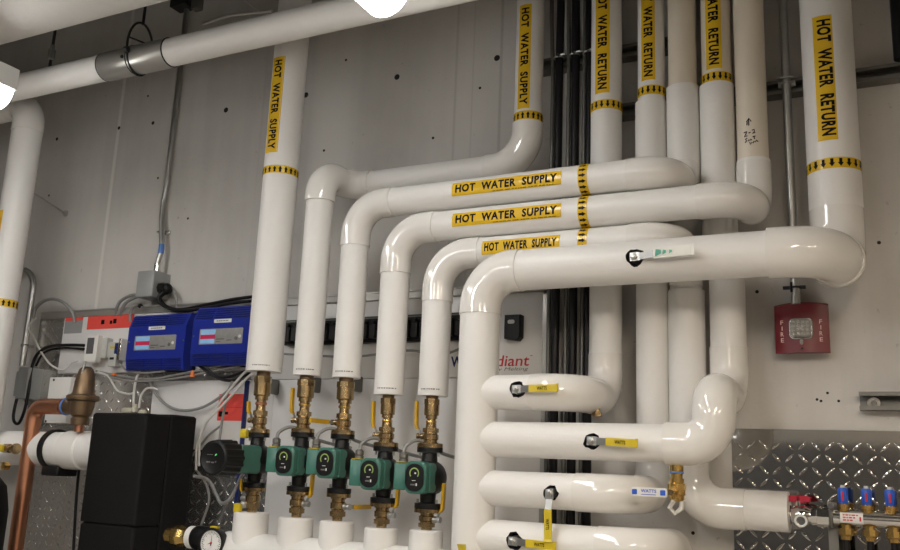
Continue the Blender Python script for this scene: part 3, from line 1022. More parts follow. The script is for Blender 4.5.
        path = [q + dv * 0.020 + up * 0.008, q + dv * 0.028 + up * 0.0135, q + dv * 0.05 + up * 0.0145, q + dv * (L + 0.008) + up * 0.0155, q + dv * (L + 0.013) + up * 0.0165]
        strip(mb, path, 0.0062, 0.0036)
        mb.build('grip', 'ogrip', lev)
        return t
    flange_valve(zu, True, HANDLE_UP[i], 'brass isolation valve with yellow lever on top of the pump ' + PL[i])
    flange_valve(zl, False, HANDLE_LO[i], 'brass isolation valve under the pump ' + PL[i])
    # --- the pump
    t = thing('circulator_pump', A(zc_), ('circulator pump with round black ribbed head ' if i == 0 else 'small green circulator pump with black display ') + PL[i], 'pump', 'circulator pumps in a row')
    hh = (zu - zl) / 2 - 0.006
    c = A(zc_)
    mb = MB()
    mb.lathe(c + V((0, 0.034, 0)), NEG_Y, [(0, 0.030), (0.006, 0.042), (0.016, 0.047), (0.052, 0.047), (0.060, 0.043), (0.066, 0.040)], 32)
    for s in (1, -1):
        mb.lathe(c, EZ * s, [(0.030, 0.026), (0.044, 0.0225), (hh - 0.016, 0.021), (hh - 0.014, 0.026)], 24)
        out = [(0.038 * math.cos(2 * PI * k / 28), 0.028 * math.sin(2 * PI * k / 28)) for k in range(28)]
        mb.prism(out, c + V((0, 0, s * (hh - 0.0065) - 0.0065)), EX, EY, 0.013, 0)
    mb.build('pump_body', 'castblack', t)
    if i == 0:
        mb = MB()
        mb.prism(rrect(0.080, 0.084, 0.014), c + V((0, -0.028, 0)), EX, EZ, 0.090, 0.003)
        mb.build('motor_housing', 'green', t)
        mb = MB()
        ribs = [1.0, 1.0, 0.93, 0.93]
        mb.lathe(c + V((-0.002, -0.114, 0)), NEG_Y, [(0, 0.047), (0.004, 0.055), (0.066, 0.0525), (0.076, 0.049)], 64, ribs=ribs)
        mb.lathe(c + V((-0.002, -0.186, 0)), NEG_Y, [(0, 0.0495), (0.006, 0.050), (0.008, 0.043), (0.0065, 0.041)], 40)
        hd = mb.build('control_head', 'black', t)
        q = c + V((-0.002, -0.1942, 0))
        mb = MB(); mb.prism([(-.001, .0), (.004, .001), (.006, .006), (.002, .005)], q + V((0.008, 0, 0.006)), EX, EZ, 0.0005, 0); mb.build('status_light', 'ledgreen', hd)
        mb = MB()
        for (a, b, w) in ((-0.022, -0.014, 0.008), (-0.012, -0.014, 0.004), (-0.004, -0.015, 0.010), (0.010, -0.013, 0.004)):
            mb.box(q + V((a, -0.0006, b)), q + V((a + w, 0, b + 0.004)))
        for (a, b, w) in ((-0.022, 0.008, 0.022),):
            mb.box(q + V((a, -0.0006, b)), q + V((a + w, 0, b + 0.002)))
        mb.build('print', 'greytext', hd)
    else:
        mb = MB()
        mb.prism(rrect(0.070, 0.080, 0.012), c + V((0.002, -0.026, 0)), EX, EZ, 0.034, 0.0)
        mb.prism(rrect(0.064, 0.086, 0.018), c + V((0.002, -0.050, 0)), EX, EZ, 0.034, 0.005)
        mb.build('motor_housing', 'green', t)
        mb = MB()
        mb.prism(rrect(0.038, 0.072, 0.004), c + V((-0.047, -0.036, 0.002)), EX, EZ, 0.044, 0.002)
        tb = mb.build('terminal_box', 'green', t)
        mb = MB(); mb.box(c + V((-0.060, -0.081, 0.0385)), c + V((-0.034, -0.04, 0.0405))); mb.build('warning_strip', 'ygrip', tb)
        mb = MB(); mb.lathe(c + V((-0.050, -0.058, 0.038)), EZ, [(0, 0.0125), (0.010, 0.0125), (0.011, 0.010), (0.013, 0.012), (0.024, 0.012), (0.028, 0.007)], 12)
        mb.build('cable_gland', 'dsteel', tb)
        q = c + V((0.002, -0.084, 0))
        mb = MB(); mb.prism(rrect(0.056, 0.072, 0.025, 7), q, EX, EZ, 0.0035, 0.001); dp = mb.build('display_panel', 'black', t)
        q = q + V((0, -0.0037, 0))
        mb = MB()                                    # printed dial
        vs, fs = [], []
        for k in range(19):
            a = math.radians(-40 + 260 * k / 18)
            for rad in (0.0115, 0.0150):
                vs.append(q + V((rad * math.cos(a), 0, 0.011 + rad * math.sin(a))))
        mb.add(vs, [(2 * k, 2 * k + 1, 2 * k + 3, 2 * k + 2) for k in range(18)])
        mb.build('dial_ring', 'dialgreen', dp, fixn=False)
        mb = MB()
        mb.box(q + V((0.001, -0.0003, 0.009)), q + V((0.006, 0, 0.013)))
        mb.box(q + V((-0.006, -0.0003, -0.009)), q + V((0.005, 0, -0.0075)))
        mb.box(q + V((0.006, -0.0003, -0.022)), q + V((0.010, 0, -0.015)))
        mb.build('print', 'white', dp)
        mb = MB(); mb.box(q + V((-0.010, -0.0003, -0.021)), q + V((0.004, 0, -0.017))); mb.build('small_print', 'greytext', dp)
        # flexible conduit from the gland over the flange to the wall side
        g = c + V((-0.050, -0.058, 0.064))
        fx = thing('flexible_conduit', g, 'grey flexible conduit arching from the gland of the pump ' + PL[i], 'conduit', 'flexible conduits of the pumps')
        mb = MB()
        mb.tube(smooth_path([g, g + V((0.004, 0.006, 0.020)), g + V((0.024, 0.035, 0.036)), g + V((0.052, 0.075, 0.020)), c + V((0.012, 0.056, 0.068)), c + V((0.03, 0.14, 0.055)), c + V((0.03, 0.222, 0.05))]), 0.0052, 10)
        mb.build('sheath', 'flex', fx)

# bottom manifold with a stub for each line
zm = at(320, 539, FD).z - 0.060
xl = at(219, 540, FD).x
t = thing('insulated_manifold', (xl, -FD, zm), 'fat white insulated manifold under the pumps with five stubs', 'manifold')
mb = MB()
mb.lathe((xl, -FD, zm), EX, [(0.0, 0.030), (0.006, 0.044), (0.020, 0.056), (0.04, 0.061), (-1.080 - xl, 0.061)], 40)
mb.build('insulation_jacket', 'jacket', t)
for i in range(5):
    zs = zline(STUB[i][0], STUB[i][1])
    rs = [0.053, 0.051, 0.049, 0.047, 0.046][i]
    mb = MB()
    mb.lathe((XS[i], -FD, zm), EZ, [(0, rs + 0.003), (0.03, rs + 0.001), (zs - zm - 0.003, rs), (zs - zm, rs - 0.003)], 36)
    mb.build('stub_jacket', 'jacket', t)

# small drain cocks with yellow caps beside the first line's valves
for (u, v, dd, lab) in ((244.5, 433.5, 0.30, 'yellow capped drain cock beside the flange above the black headed pump'), (238, 508, 0.30, 'yellow capped drain cock beside the stub below the black headed pump')):
    c = at(u, v, dd)
    t = thing('drain_cock', c, lab, 'valve', 'yellow capped drain cocks')
    mb = MB(); mb.cyl(c + V((0.004, 0.012, 0.004)), c + V((0.040, 0.026, 0.012)), 0.006, 10); mb.ball(c + V((0.010, 0.012, 0.012)), 0.011, mi=0); mb.build('cock_body', 'steel', t)
    mb = MB(); mb.prism(rrect(0.023, 0.028, 0.005), c + V((0, 0.006, 0)), EX, EZ, 0.016, 0.003); mb.build('cap', 'ygrip', t)

# ------------------------------------------------------------------ black hoses and grey tubes between the risers
def cable(name, label, pts, r, material, cat, group=None, part='sheath', seg=10, n=8):
    q = smooth_path(pts, n)
    o = thing(name, q[0], label, cat, group)
    mb = MB(); mb.tube(q, r, seg); mb.build(part, material, o)
    return o

def hose(u0, v0, u1, v1, r, material, label, name, group, d=0.068):
    x1 = at(u1, v1, d).x
    x0 = at(u0, v0, d).x
    z0, zm_ = at(u0, v0, d).z, at(u1, 100, d).z
    dd = d + (0.0 if name == 'rubber_hose' else -0.012)
    pts = [V((x0, -dd, ZTOP)), V((x0, -dd, z0)), V((x0 * 0.6 + x1 * 0.4, -dd, zm_ + 0.22)), V((x1, -dd, zm_ + 0.05)), V((x1, -dd, zm_ - 0.2)), V((x1, -dd, 1.6)), V((x1, -dd, 0.4))]
    return cable(name, label, pts, r, material, 'hose' if name == 'rubber_hose' else 'tube', group, 'sheath', 14)
hose(561, 0, 555.5, 310, 0.0125, 'rubber', 'black hose nearest the labelled supply riser', 'rubber_hose', 'black hoses between the risers')
hose(576, 0, 573, 310, 0.0125, 'rubber', 'middle one of the three black hoses between the risers', 'rubber_hose', 'black hoses between the risers')
hose(590, 0, 588, 310, 0.0125, 'rubber', 'black hose nearest the first labelled return riser', 'rubber_hose', 'black hoses between the risers')
for u, lab in ((547.5, 'grey steel tube beside the hose nearest the supply riser'), (564.5, 'grey steel tube between the first two black hoses'), (581, 'grey steel tube between the last two black hoses')):
    hose(u + 3, 0, u, 310, 0.0065, 'dsteel', lab, 'steel_tube', 'grey tubes behind the black hoses')
t = thing('hose_clamp', at(558, 61, 0.09), 'row of steel clamps holding the black hoses to the upper strut', 'clamp')
mb = MB()
a, b = at(553, 63, 0.085), at(592, 55.5, 0.085)
for k in range(3):
    q = V((at([559, 574.5, 588][k], 60, 0.068).x, -0.068, ZS1))
    mb.torus(q, EZ, 0.0148, 0.0028, 20, 8)
    mb.cyl(q + V((0.012, -0.018, 0.002)), q + V((0.026, -0.018, 0.002)), 0.004, 8)
mb.build('band', 'steel', t)
for k in range(3):
    q = V((at([559, 574.5, 588][k], 60, 0.068).x + 0.006, -0.088, ZS1))
    mb = MB(); mb.lathe(q, NEG_Y, [(0, 0.005), (0.005, 0.005)], 6); mb.build('bolt', 'chrome', t)

# dark cable at the far right of the wall
cable('wall_cable', 'black cable running up the wall at the frame edge beside the labelled thick riser', [V((at(893.5, 30, 0.05).x + 0.012, -0.055, z)) for z in (2.70, 2.9, 3.3, 3.74)], 0.017, 'rubber', 'cable')

# ------------------------------------------------------------------ alarm and its conduit
xk = at(790.5, 180, 0.06).x
za = at(801, 301, 0.05).z
t = thing('conduit', V((xk, -0.055, za)), 'steel conduit dropping past the cream riser to the red alarm', 'conduit')
mb = MB(); mb.cyl(V((xk, -0.060, za - 0.01)), V((xk, -0.060, ZTOP)), 0.0118, 18); mb.build('tube', 'steel', t)
for zz, nm in ((ZS2, 'strut_clamp'),):
    mb = MB(); mb.torus(V((xk, -0.060, zz)), EZ, 0.0135, 0.003, 20, 8); mb.box((xk - 0.022, -0.056, zz - 0.008), (xk + 0.022, -0.046, zz + 0.008)); mb.cyl(V((xk + 0.020, -0.075, zz + 0.012)), V((xk - 0.020, -0.075, zz + 0.012)), 0.003, 8); mb.build(nm, 'steel', t)
zz = at(797, 287.5, 0.06).z
mb = MB(); mb.torus(V((xk, -0.060, zz)), EZ, 0.0135, 0.0028, 20, 8); mb.box((xk - 0.030, -0.065, zz - 0.004), (xk + 0.026, -0.055, zz + 0.004)); mb.box((xk - 0.012, -0.05, zz - 0.012), (xk + 0.004, 0.0, zz + 0.012)); mb.cyl(V((xk - 0.008, -0.074, zz + 0.012)), V((xk - 0.008, -0.074, zz - 0.014)), 0.003, 8)
mb.build('standoff_clamp', 'blacksteel', t)
dA = 0.062
c = at(801, 327, dA)
wA, hA = 51 * ppm(801, 327, dA), 50.5 * ppm(801, 327, dA)
t = thing('fire_alarm', V((c.x, 0, c.z - hA / 2)), 'red wall alarm strobe at the end of the steel conduit', 'alarm')
mb = MB(); mb.box((c.x - wA * 0.44, -0.030, c.z - hA * 0.45), (c.x + wA * 0.44, 0, c.z + hA * 0.45)); mb.build('back_box', 'red', t)
mb = MB()                                            # face plate bowed outwards, arched top edge
n = 16
vs, fs = [], []
for i in range(n + 1):
    k = -1 + 2 * i / n
    yb = -0.030
    yf = -0.046 - 0.016 * (1 - k * k)
    ztop = c.z + hA / 2 - 0.004 * k * k + 0.001
    zbot = c.z - hA / 2
    X = c.x + k * wA / 2
    vs += [(X, yb, zbot), (X, yf, zbot), (X, yf - 0.0005, zbot + hA * 0.36), (X, yf - 0.002, ztop - 0.006), (X, yf + 0.006, ztop), (X, yb, ztop)]
for i in range(n):
    for e in range(6):
        fs.append((i * 6 + e, i * 6 + (e + 1) % 6, i * 6 + 6 + (e + 1) % 6, i * 6 + 6 + e))
fs += [tuple(range(6)), tuple(n * 6 + 5 - e for e in range(6))]
mb.add(vs, fs)
fp = mb.build('face_plate', 'red', t, angle=25)
q = V((c.x, -0.0605, c.z - 0.004))
mb = MB(); mb.prism(rrect(0.058, 0.054, 0.012), q, EX, EZ, 0.004, 0.001); mb.build('lens_bezel', 'chrome', t)
q = q + V((0, -0.004, 0))
mb = MB()
mb.prism(rrect(0.050, 0.047, 0.012), q, EX, EZ, 0.018, 0.006)
mb.build('strobe_lens', 'clear', t)
mb = MB()
for i in range(4):
    for j_ in range(4):
        qq = q + V((-0.0165 + 0.011 * i, -0.010, -0.0155 + 0.0105 * j_))
        mb.ball(qq, 0.0052, 0.003, 0.0052, 8, 6)
mb.ball(q + V((0, -0.007, 0)), 0.008, 0.004, 0.008, 10, 8)
mb.build('reflector', 'chrome', t)
mb = MB(); mb.ball(q + V((0.0, -0.002, -0.035)), 0.0045, 0.004, 0.008, 10, 8); mb.build('sensor_window', 'clear', t)
mb = MB(); mb.lathe(V((c.x + 0.001, -0.058, c.z - hA / 2 + 0.009)), NEG_Y, [(0, 0.0035), (0.006, 0.0035)], 12); mb.build('screw_hole', 'black', t)
for sx in (-1, 1):
    for k, ch in enumerate('FIRE'):
        flat_text(ch, V((c.x + sx * 0.047, -0.0560, c.z + 0.014 - 0.0155 * k)), EX, EZ, 0.0075 if ch != 'I' else 0.0022, 0.011, 'paleink', fp, 'raised_letter', bold=0.01)

# ------------------------------------------------------------------ tread plates
def tread_plate(label, x0, x1, z0, z1, y, pitch=0.032, size=0.0155, th=0.004, name='tread_plate', m='tread'):
    t = thing(name, V((x0, y, z0)), label, 'metal plate', 'polished tread plates on the wall')
    mb = MB()
    mb.box((x0, y - th, z0), (x1, y, z1))
    nx, nz = int((x1 - x0) / pitch), int((z1 - z0) / pitch)
    for i in range(nx + 1):
        for k in range(nz + 1):
            cx, cz = x0 + (i + 0.5) * pitch, z0 + (k + 0.5) * pitch
            if cx > x1 - size or cz > z1 - size or cx < x0 + size or cz < z0 + size:
                continue
            a = math.radians(45 if (i + k) % 2 else -45)
            e1, e2 = V((math.cos(a), 0, math.sin(a))), V((-math.sin(a), 0, math.cos(a)))
            q = V((cx, y - th, cz))
            L, w, h = size, size * 0.24, 0.0017
            vs = []
            for s in range(7):
                kk = -1 + 2 * s / 6
                env = math.sqrt(max(0, 1 - kk * kk))
                for (ww, hh) in ((-1, 0), (-0.5, 0.72), (0, 1), (0.5, 0.72), (1, 0)):
                    vs.append(q + e1 * L * kk + e2 * (ww * w * env) + NEG_Y * (hh * h * env))
            fs = []
            for s in range(6):
                for e in range(4):
                    fs.append((5 * s + e, 5 * s + e + 1, 5 * s + 5 + e + 1, 5 * s + 5 + e))
            fs = [tuple(reversed(f)) for f in fs]
            mb.add(vs, fs)
    mb.build('plate', m, t, angle=60, fixn=False)
    return t

xa, zt_ = at(731, 428.5, 0.01).x, at(735, 428.5, 0.01).z
tp = tread_plate('large polished tread plate behind the chrome manifold', xa, 1.1, 0.85, zt_, -0.003)

# ------------------------------------------------------------------ chrome radiant manifold at the right
dM = 0.110
zM = at(840, 517.5, dM).z
xv = at(789, 512, dM).x
t = thing('ball_valve', V((xv, -dM, zM)), 'nickel ball valve with red butterfly handle at the end of the thick white pipe', 'valve')
mb = MB()
mb.lathe(V((xv - 0.010, -dM, zM)), EX, [(0, 0.0235), (0.014, 0.0235), (0.016, 0.019), (0.020, 0.019), (0.030, 0.024), (0.050, 0.024), (0.058, 0.0185), (0.062, 0.0185)], 24)
mb.build('valve_body', 'chrome', t)
q = V((xv + 0.030, -dM - 0.022, zM - 0.012))
mb = MB(); mb.lathe(q, NEG_Y, [(0, 0.0155), (0.012, 0.0155), (0.014, 0.014), (0.014, 0.0105), (0.006, 0.0095)], 24); cap = mb.build('round_cap', 'chrome', t)
mb = MB(); mb.torus(q + V((0, -0.014, 0)), NEG_Y, 0.0125, 0.0026, 28, 8); mb.build('rim', 'white', cap)
mb = MB(); mb.cyl(V((xv + 0.022, -dM, zM + 0.02)), V((xv + 0.022, -dM, zM + 0.034)), 0.007, 14); mb.build('stem', 'chrome', t)
mb = MB()
for s in (-1, 1):
    mb.prism([(-0.004, -0.006), (0.028, -0.002), (0.030, 0.010), (0.016, 0.013), (-0.004, 0.012)] if s > 0 else [(0.004, -0.006), (0.004, 0.012), (-0.016, 0.013), (-0.026, 0.010), (-0.024, -0.002)], V((xv + 0.022, -dM + 0.008, zM + 0.034)), EX, EZ, 0.014, 0.002)
mb.build('butterfly_handle', 'redp', t)
t = thing('radiant_manifold', V((xv, -dM, zM)), 'chrome manifold bar with blue capped valves in front of the tread plate', 'manifold')
xu = xv + 0.055
mb = MB()
mb.lathe(V((xu - 0.004, -dM, zM)), EX, [(0, 0.021), (0.012, 0.021), (0.013, 0.0245), (0.040, 0.0245), (0.042, 0.019), (0.06, 0.019)], 8)
mb.build('union_nut', 'chrome', t)
mb = MB(); mb.cyl(V((xu + 0.03, -dM, zM)), V((1.0, -dM, zM)), 0.0185, 28); mb.build('bar', 'chrome', t)
lbl = MB(); a, b = at(840, 517, dM + .02).x, at(863, 517, dM + .02).x
curved_patch(lbl, V(((a + b) / 2, -dM, zM)), EX, EZ, NEG_Y, 0.0192, b - a, 0.025, 0.001); lab = lbl.build('paper_label', 'white', t, fixn=False)
lab['label'] = 'white paper label with red print'
mb = MB()
for k, ws in enumerate(((0.004, 0.006, 0.003, 0.008, 0.004), (0.006, 0.003, 0.007, 0.005), (0.007, 0.004, 0.006))):
    x = a + 0.006
    for w in ws:
        curved_patch(mb, V((x + w / 2, -dM, zM)), EX, EZ, NEG_Y, 0.0197, w, 0.0032, 0.0075 - 0.006 * k, 1)
        x += w + 0.002
curved_patch(mb, V((b - 0.006, -dM, zM)), EX, EZ, NEG_Y, 0.0197, 0.004, 0.010, -0.001, 2)
mb.build('red_print', 'redink', lab, fixn=False)
for k in range(5):
    x = at([843.0, 866.5, 890, 914, 938][k], 497, dM).x
    mb = MB()
    mb.lathe(V((x, -dM, zM + 0.014)), EZ, [(0, 0.011), (0.008, 0.011), (0.009, 0.014), (0.017, 0.014), (0.018, 0.010), (0.022, 0.010)], 16)
    mb.build('valve_seat', 'brass_bright', t)
    mb = MB()
    mb.lathe(V((x, -dM, zM + 0.031)), EZ, [(0, 0.0095), (0.003, 0.0110), (0.034, 0.0120), (0.039, 0.0090)], 32, ribs=[1, 1, 0.93, 0.93])
    cp = mb.build('valve_cap', 'bluegrip', t)
    mb = MB(); mb.box((x - 0.0024, -dM - 0.0127, zM + 0.040), (x + 0.0024, -dM - 0.0105, zM + 0.060)); mb.build('marker', 'redp', cp)
    mb = MB(); mb.lathe(V((x, -dM, zM + 0.069)), EZ, [(0, 0.0060), (0.007, 0.0045)], 14); mb.build('tip', 'lightgrey', cp)
    mb = MB()
    mb.lathe(V((x + 0.003, -dM - 0.004, zM - 0.016)), -EZ, [(0, 0.011), (0.008, 0.011), (0.008, 0.0165), (0.022, 0.0165), (0.026, 0.012), (0.034, 0.011)], 8)
    mb.build('compression_fitting', 'brass_bright', t)
    mb = MB(); mb.cyl(V((x + 0.003, -dM - 0.004, zM - 0.045)), V((x + 0.003, -dM - 0.004, 0.9)), 0.008, 12); mb.build('loop_tube', 'rubber', t)
mb = MB()
xb = at(832, 520, dM).x
mb.box((xb - 0.011, -dM + 0.020, 0.95), (xb + 0.011, -dM + 0.026, zM + 0.034))
mb.torus(V((xb, -dM, zM)), EX, 0.0215, 0.004, 24, 8)
mb.cyl(V((xb, -dM - 0.018, zM + 0.026)), V((xb, -dM + 0.026, zM + 0.026)), 0.005, 10)
mb.box((xb - 0.008, -dM + 0.02, 1.10), (xb + 0.008, -0.006, 1.13))
mb.build('bracket', 'dsteel', t)
mb = MB(); mb.lathe(V((xb, -dM - 0.022, zM + 0.026)), NEG_Y, [(0, 0.007), (0.006, 0.007)], 6); mb.build('bracket_bolt', 'chrome', t)

# ------------------------------------------------------------------ equipment board on the wall at the left
PB = 0.034
xl_, xr_ = at(40, 330, PB).x, at(543, 320, PB).x
zT = at(60, 313, PB).z
tread_plate('tall polished tread plate behind the white boards and the black foam tank', at(38, 330, 0.02).x, at(300, 480, 0.02).x, 0.8, zT - 0.005, -0.012, pitch=0.032, size=0.0125, m='tread_bright_reflection')
def plank(label, x0, x1, z0, z1, y0, y1, material='board', name='equipment_board'):
    o = thing(name, V((x0, -y0, z0)), label, 'board')
    mb = MB(); mb.prism(rrect(x1 - x0, z1 - z0, 0.003, 2), V(((x0 + x1) / 2, -y0, (z0 + z1) / 2)), EX, EZ, y1 - y0, 0.0015); mb.build('panel', material, o)
    return o
z1 = at(150, 372, PB).z
plank('white board behind the two blue controllers and the thermostat', at(63, 330, PB).x, at(252, 350, PB).x, z1, zT - 0.022, 0.026, PB)
z0 = at(270, 452, PB).z
plank('white board with the square red sticker, above the black ribbed pump head', at(151, 400, PB).x, at(268, 450, PB).x, z0, at(150, 381, PB).z, 0.020, PB - 0.003)
plank('large white board behind the row of pumps', at(268, 450, PB).x + 0.002, xr_, 0.9, at(150, 381, PB).z, 0.020, PB - 0.003)
zU0, zU1 = z1, zT - 0.022
plank('white board with the printed heating logo behind the return header', at(252, 350, PB).x + 0.002, xr_, at(150, 381, PB).z + 0.002, zT - 0.022, 0.020, PB - 0.003)
o = thing('aluminium_trim', V((xl_, -0.03, zT)), 'brushed aluminium rail along the top of the white boards', 'rail')
mb = MB(); mb.box((xl_, -PB - 0.004, zT - 0.021), (xr_ + 0.004, 0, zT + 0.006)); mb.box((xl_, -PB - 0.008, zT + 0.001), (xr_ + 0.004, 0, zT + 0.006)); mb.build('rail', 'trim', o)
o = thing('aluminium_trim', V((xr_, -0.03, 1.0)), 'upright aluminium edge strip of the white boards beside the black hoses', 'rail')
mb = MB(); mb.box((xr_ + 0.001, -PB - 0.006, 0.9), (xr_ + 0.030, 0, zT - 0.031)); mb.build('rail', 'trim', o)
# logo printed on the board
SB = PB
lg = thing('printed_sign', V((at(490, 362, SB).x, -SB + 0.003, at(490, 372, SB).z)), 'printed blue and red logo on the white board, half hidden by the return header', 'sign')
ys = -SB + 0.0022
def on(u, v): q = at(u, v, SB); return V((q.x, ys, q.z))
x0, x1, x2 = at(450.5, 362, SB).x, at(478, 361, SB).x, at(529, 361, SB).x
zl0, zl1 = at(515, 366, SB).z, at(515, 355, SB).z
flat_text('Watts', V(((x0 + x1) / 2, ys, (zl0 + zl1) / 2)), EX, EZ, x1 - x0, zl1 - zl0, 'navy', lg, bold=0.03)
x1 += 0.004
flat_text('Radiant', V(((x1 + x2) / 2, ys, (zl0 + zl1) / 2)), EX, EZ, x2 - x1, zl1 - zl0, 'redink', lg, shear=0.12, bold=0.008)
xa_, xb_ = at(484, 369, SB).x, at(528, 369, SB).x
flat_text('Snow Melting', V(((xa_ + xb_) / 2, ys, at(515, 369.3, SB).z)), EX, EZ, xb_ - xa_, 0.013, 'greytext', lg, shear=0.25)
mb = MB(); q = on(531, 355.5); mb.box(q + V((-0.004, -0.0003, -0.001)), q + V((0.004, 0, 0.001))); mb.build('trademark', 'redink', lg)
# black handset on the board
c = at(512, 327, 0.06)
t = thing('wall_controller', V((c.x, -PB, c.z - 0.04)), 'small black wall controller on the white board above the printed logo', 'controller')
mb = MB(); mb.prism([(-0.026, -0.034), (0.016, -0.040), (0.026, -0.030), (0.026, 0.038), (-0.026, 0.038)], V((c.x, -PB + 0.003, c.z)), EX, EZ, 0.030, 0.003); mb.build('body', 'black', t)
mb = MB(); mb.prism(rrect(0.022, 0.012, 0.005), V((c.x - 0.003, -PB - 0.0265, c.z + 0.016)), EX, EZ, 0.002, 0.0005); mb.build('window', 'lightgrey', t)
# black wiring strip behind the supply drops
xw0, xw1 = at(284, 333, 0.06).x, at(467, 326, 0.06).x
zw0, zw1 = at(290, 345, 0.06).z, at(290, 320, 0.06).z
t = thing('terminal_strip', V((xw0, -PB, zw0)), 'long black terminal strip running behind the supply drops', 'terminal strip')
mb = MB(); mb.box((xw0, -0.055, zw0), (xw1, -PB + 0.003, zw1)); mb.build('base', 'black', t)
mb = MB()
x = xw0 + 0.01
while x < xw1 - 0.03:
    mb.box((x, -0.075, zw0 + 0.012), (x + 0.022, -0.055, zw1 - 0.030)); mb.cyl((x + 0.011, -0.076, zw1 - 0.02), (x + 0.011, -0.056, zw1 - 0.02), 0.006, 8)
    x += 0.031
mb.build('terminals', 'blacksteel', t)
mb = MB(); mb.box((xw0, -0.0565, zw1 - 0.008), (xw1, -0.055, zw1 - 0.003)); mb.build('rail', 'dsteel', t)
cable('cable', 'grey cable sagging below the black terminal strip', [V((xw0 + 0.01, -0.06, zw0 - 0.03)), V((-1.6, -0.06, zw0 - 0.045)), V((-1.4, -0.065, zw0 - 0.03)), V((-1.28, -0.06, zw0 - 0.045)), V((-1.20, -0.055, zw0 - 0.02)), V((-1.18, -0.05, zw0 + 0.01))], 0.004, 'gcable', 'cable')
# little pipe supports on the board behind the drops
for i in range(4):
    c = at([268, 310, 352, 402][i], [386, 384, 383, 400][i], 0.08)
    if i == 3: continue
    t = thing('pipe_bracket', V((c.x, -PB, c.z - 0.03)), 'grey bracket on the white board behind the brass of ' + ['the first supply drop', 'the second supply drop', 'the third supply drop'][i], 'bracket', 'grey brackets behind the drops')
    mb = MB(); mb.prism(rrect(0.020, 0.050, 0.005), V((c.x, -PB + 0.002, c.z)), EX, EZ, 0.05, 0.004); mb.build('block', 'dsteel', t)

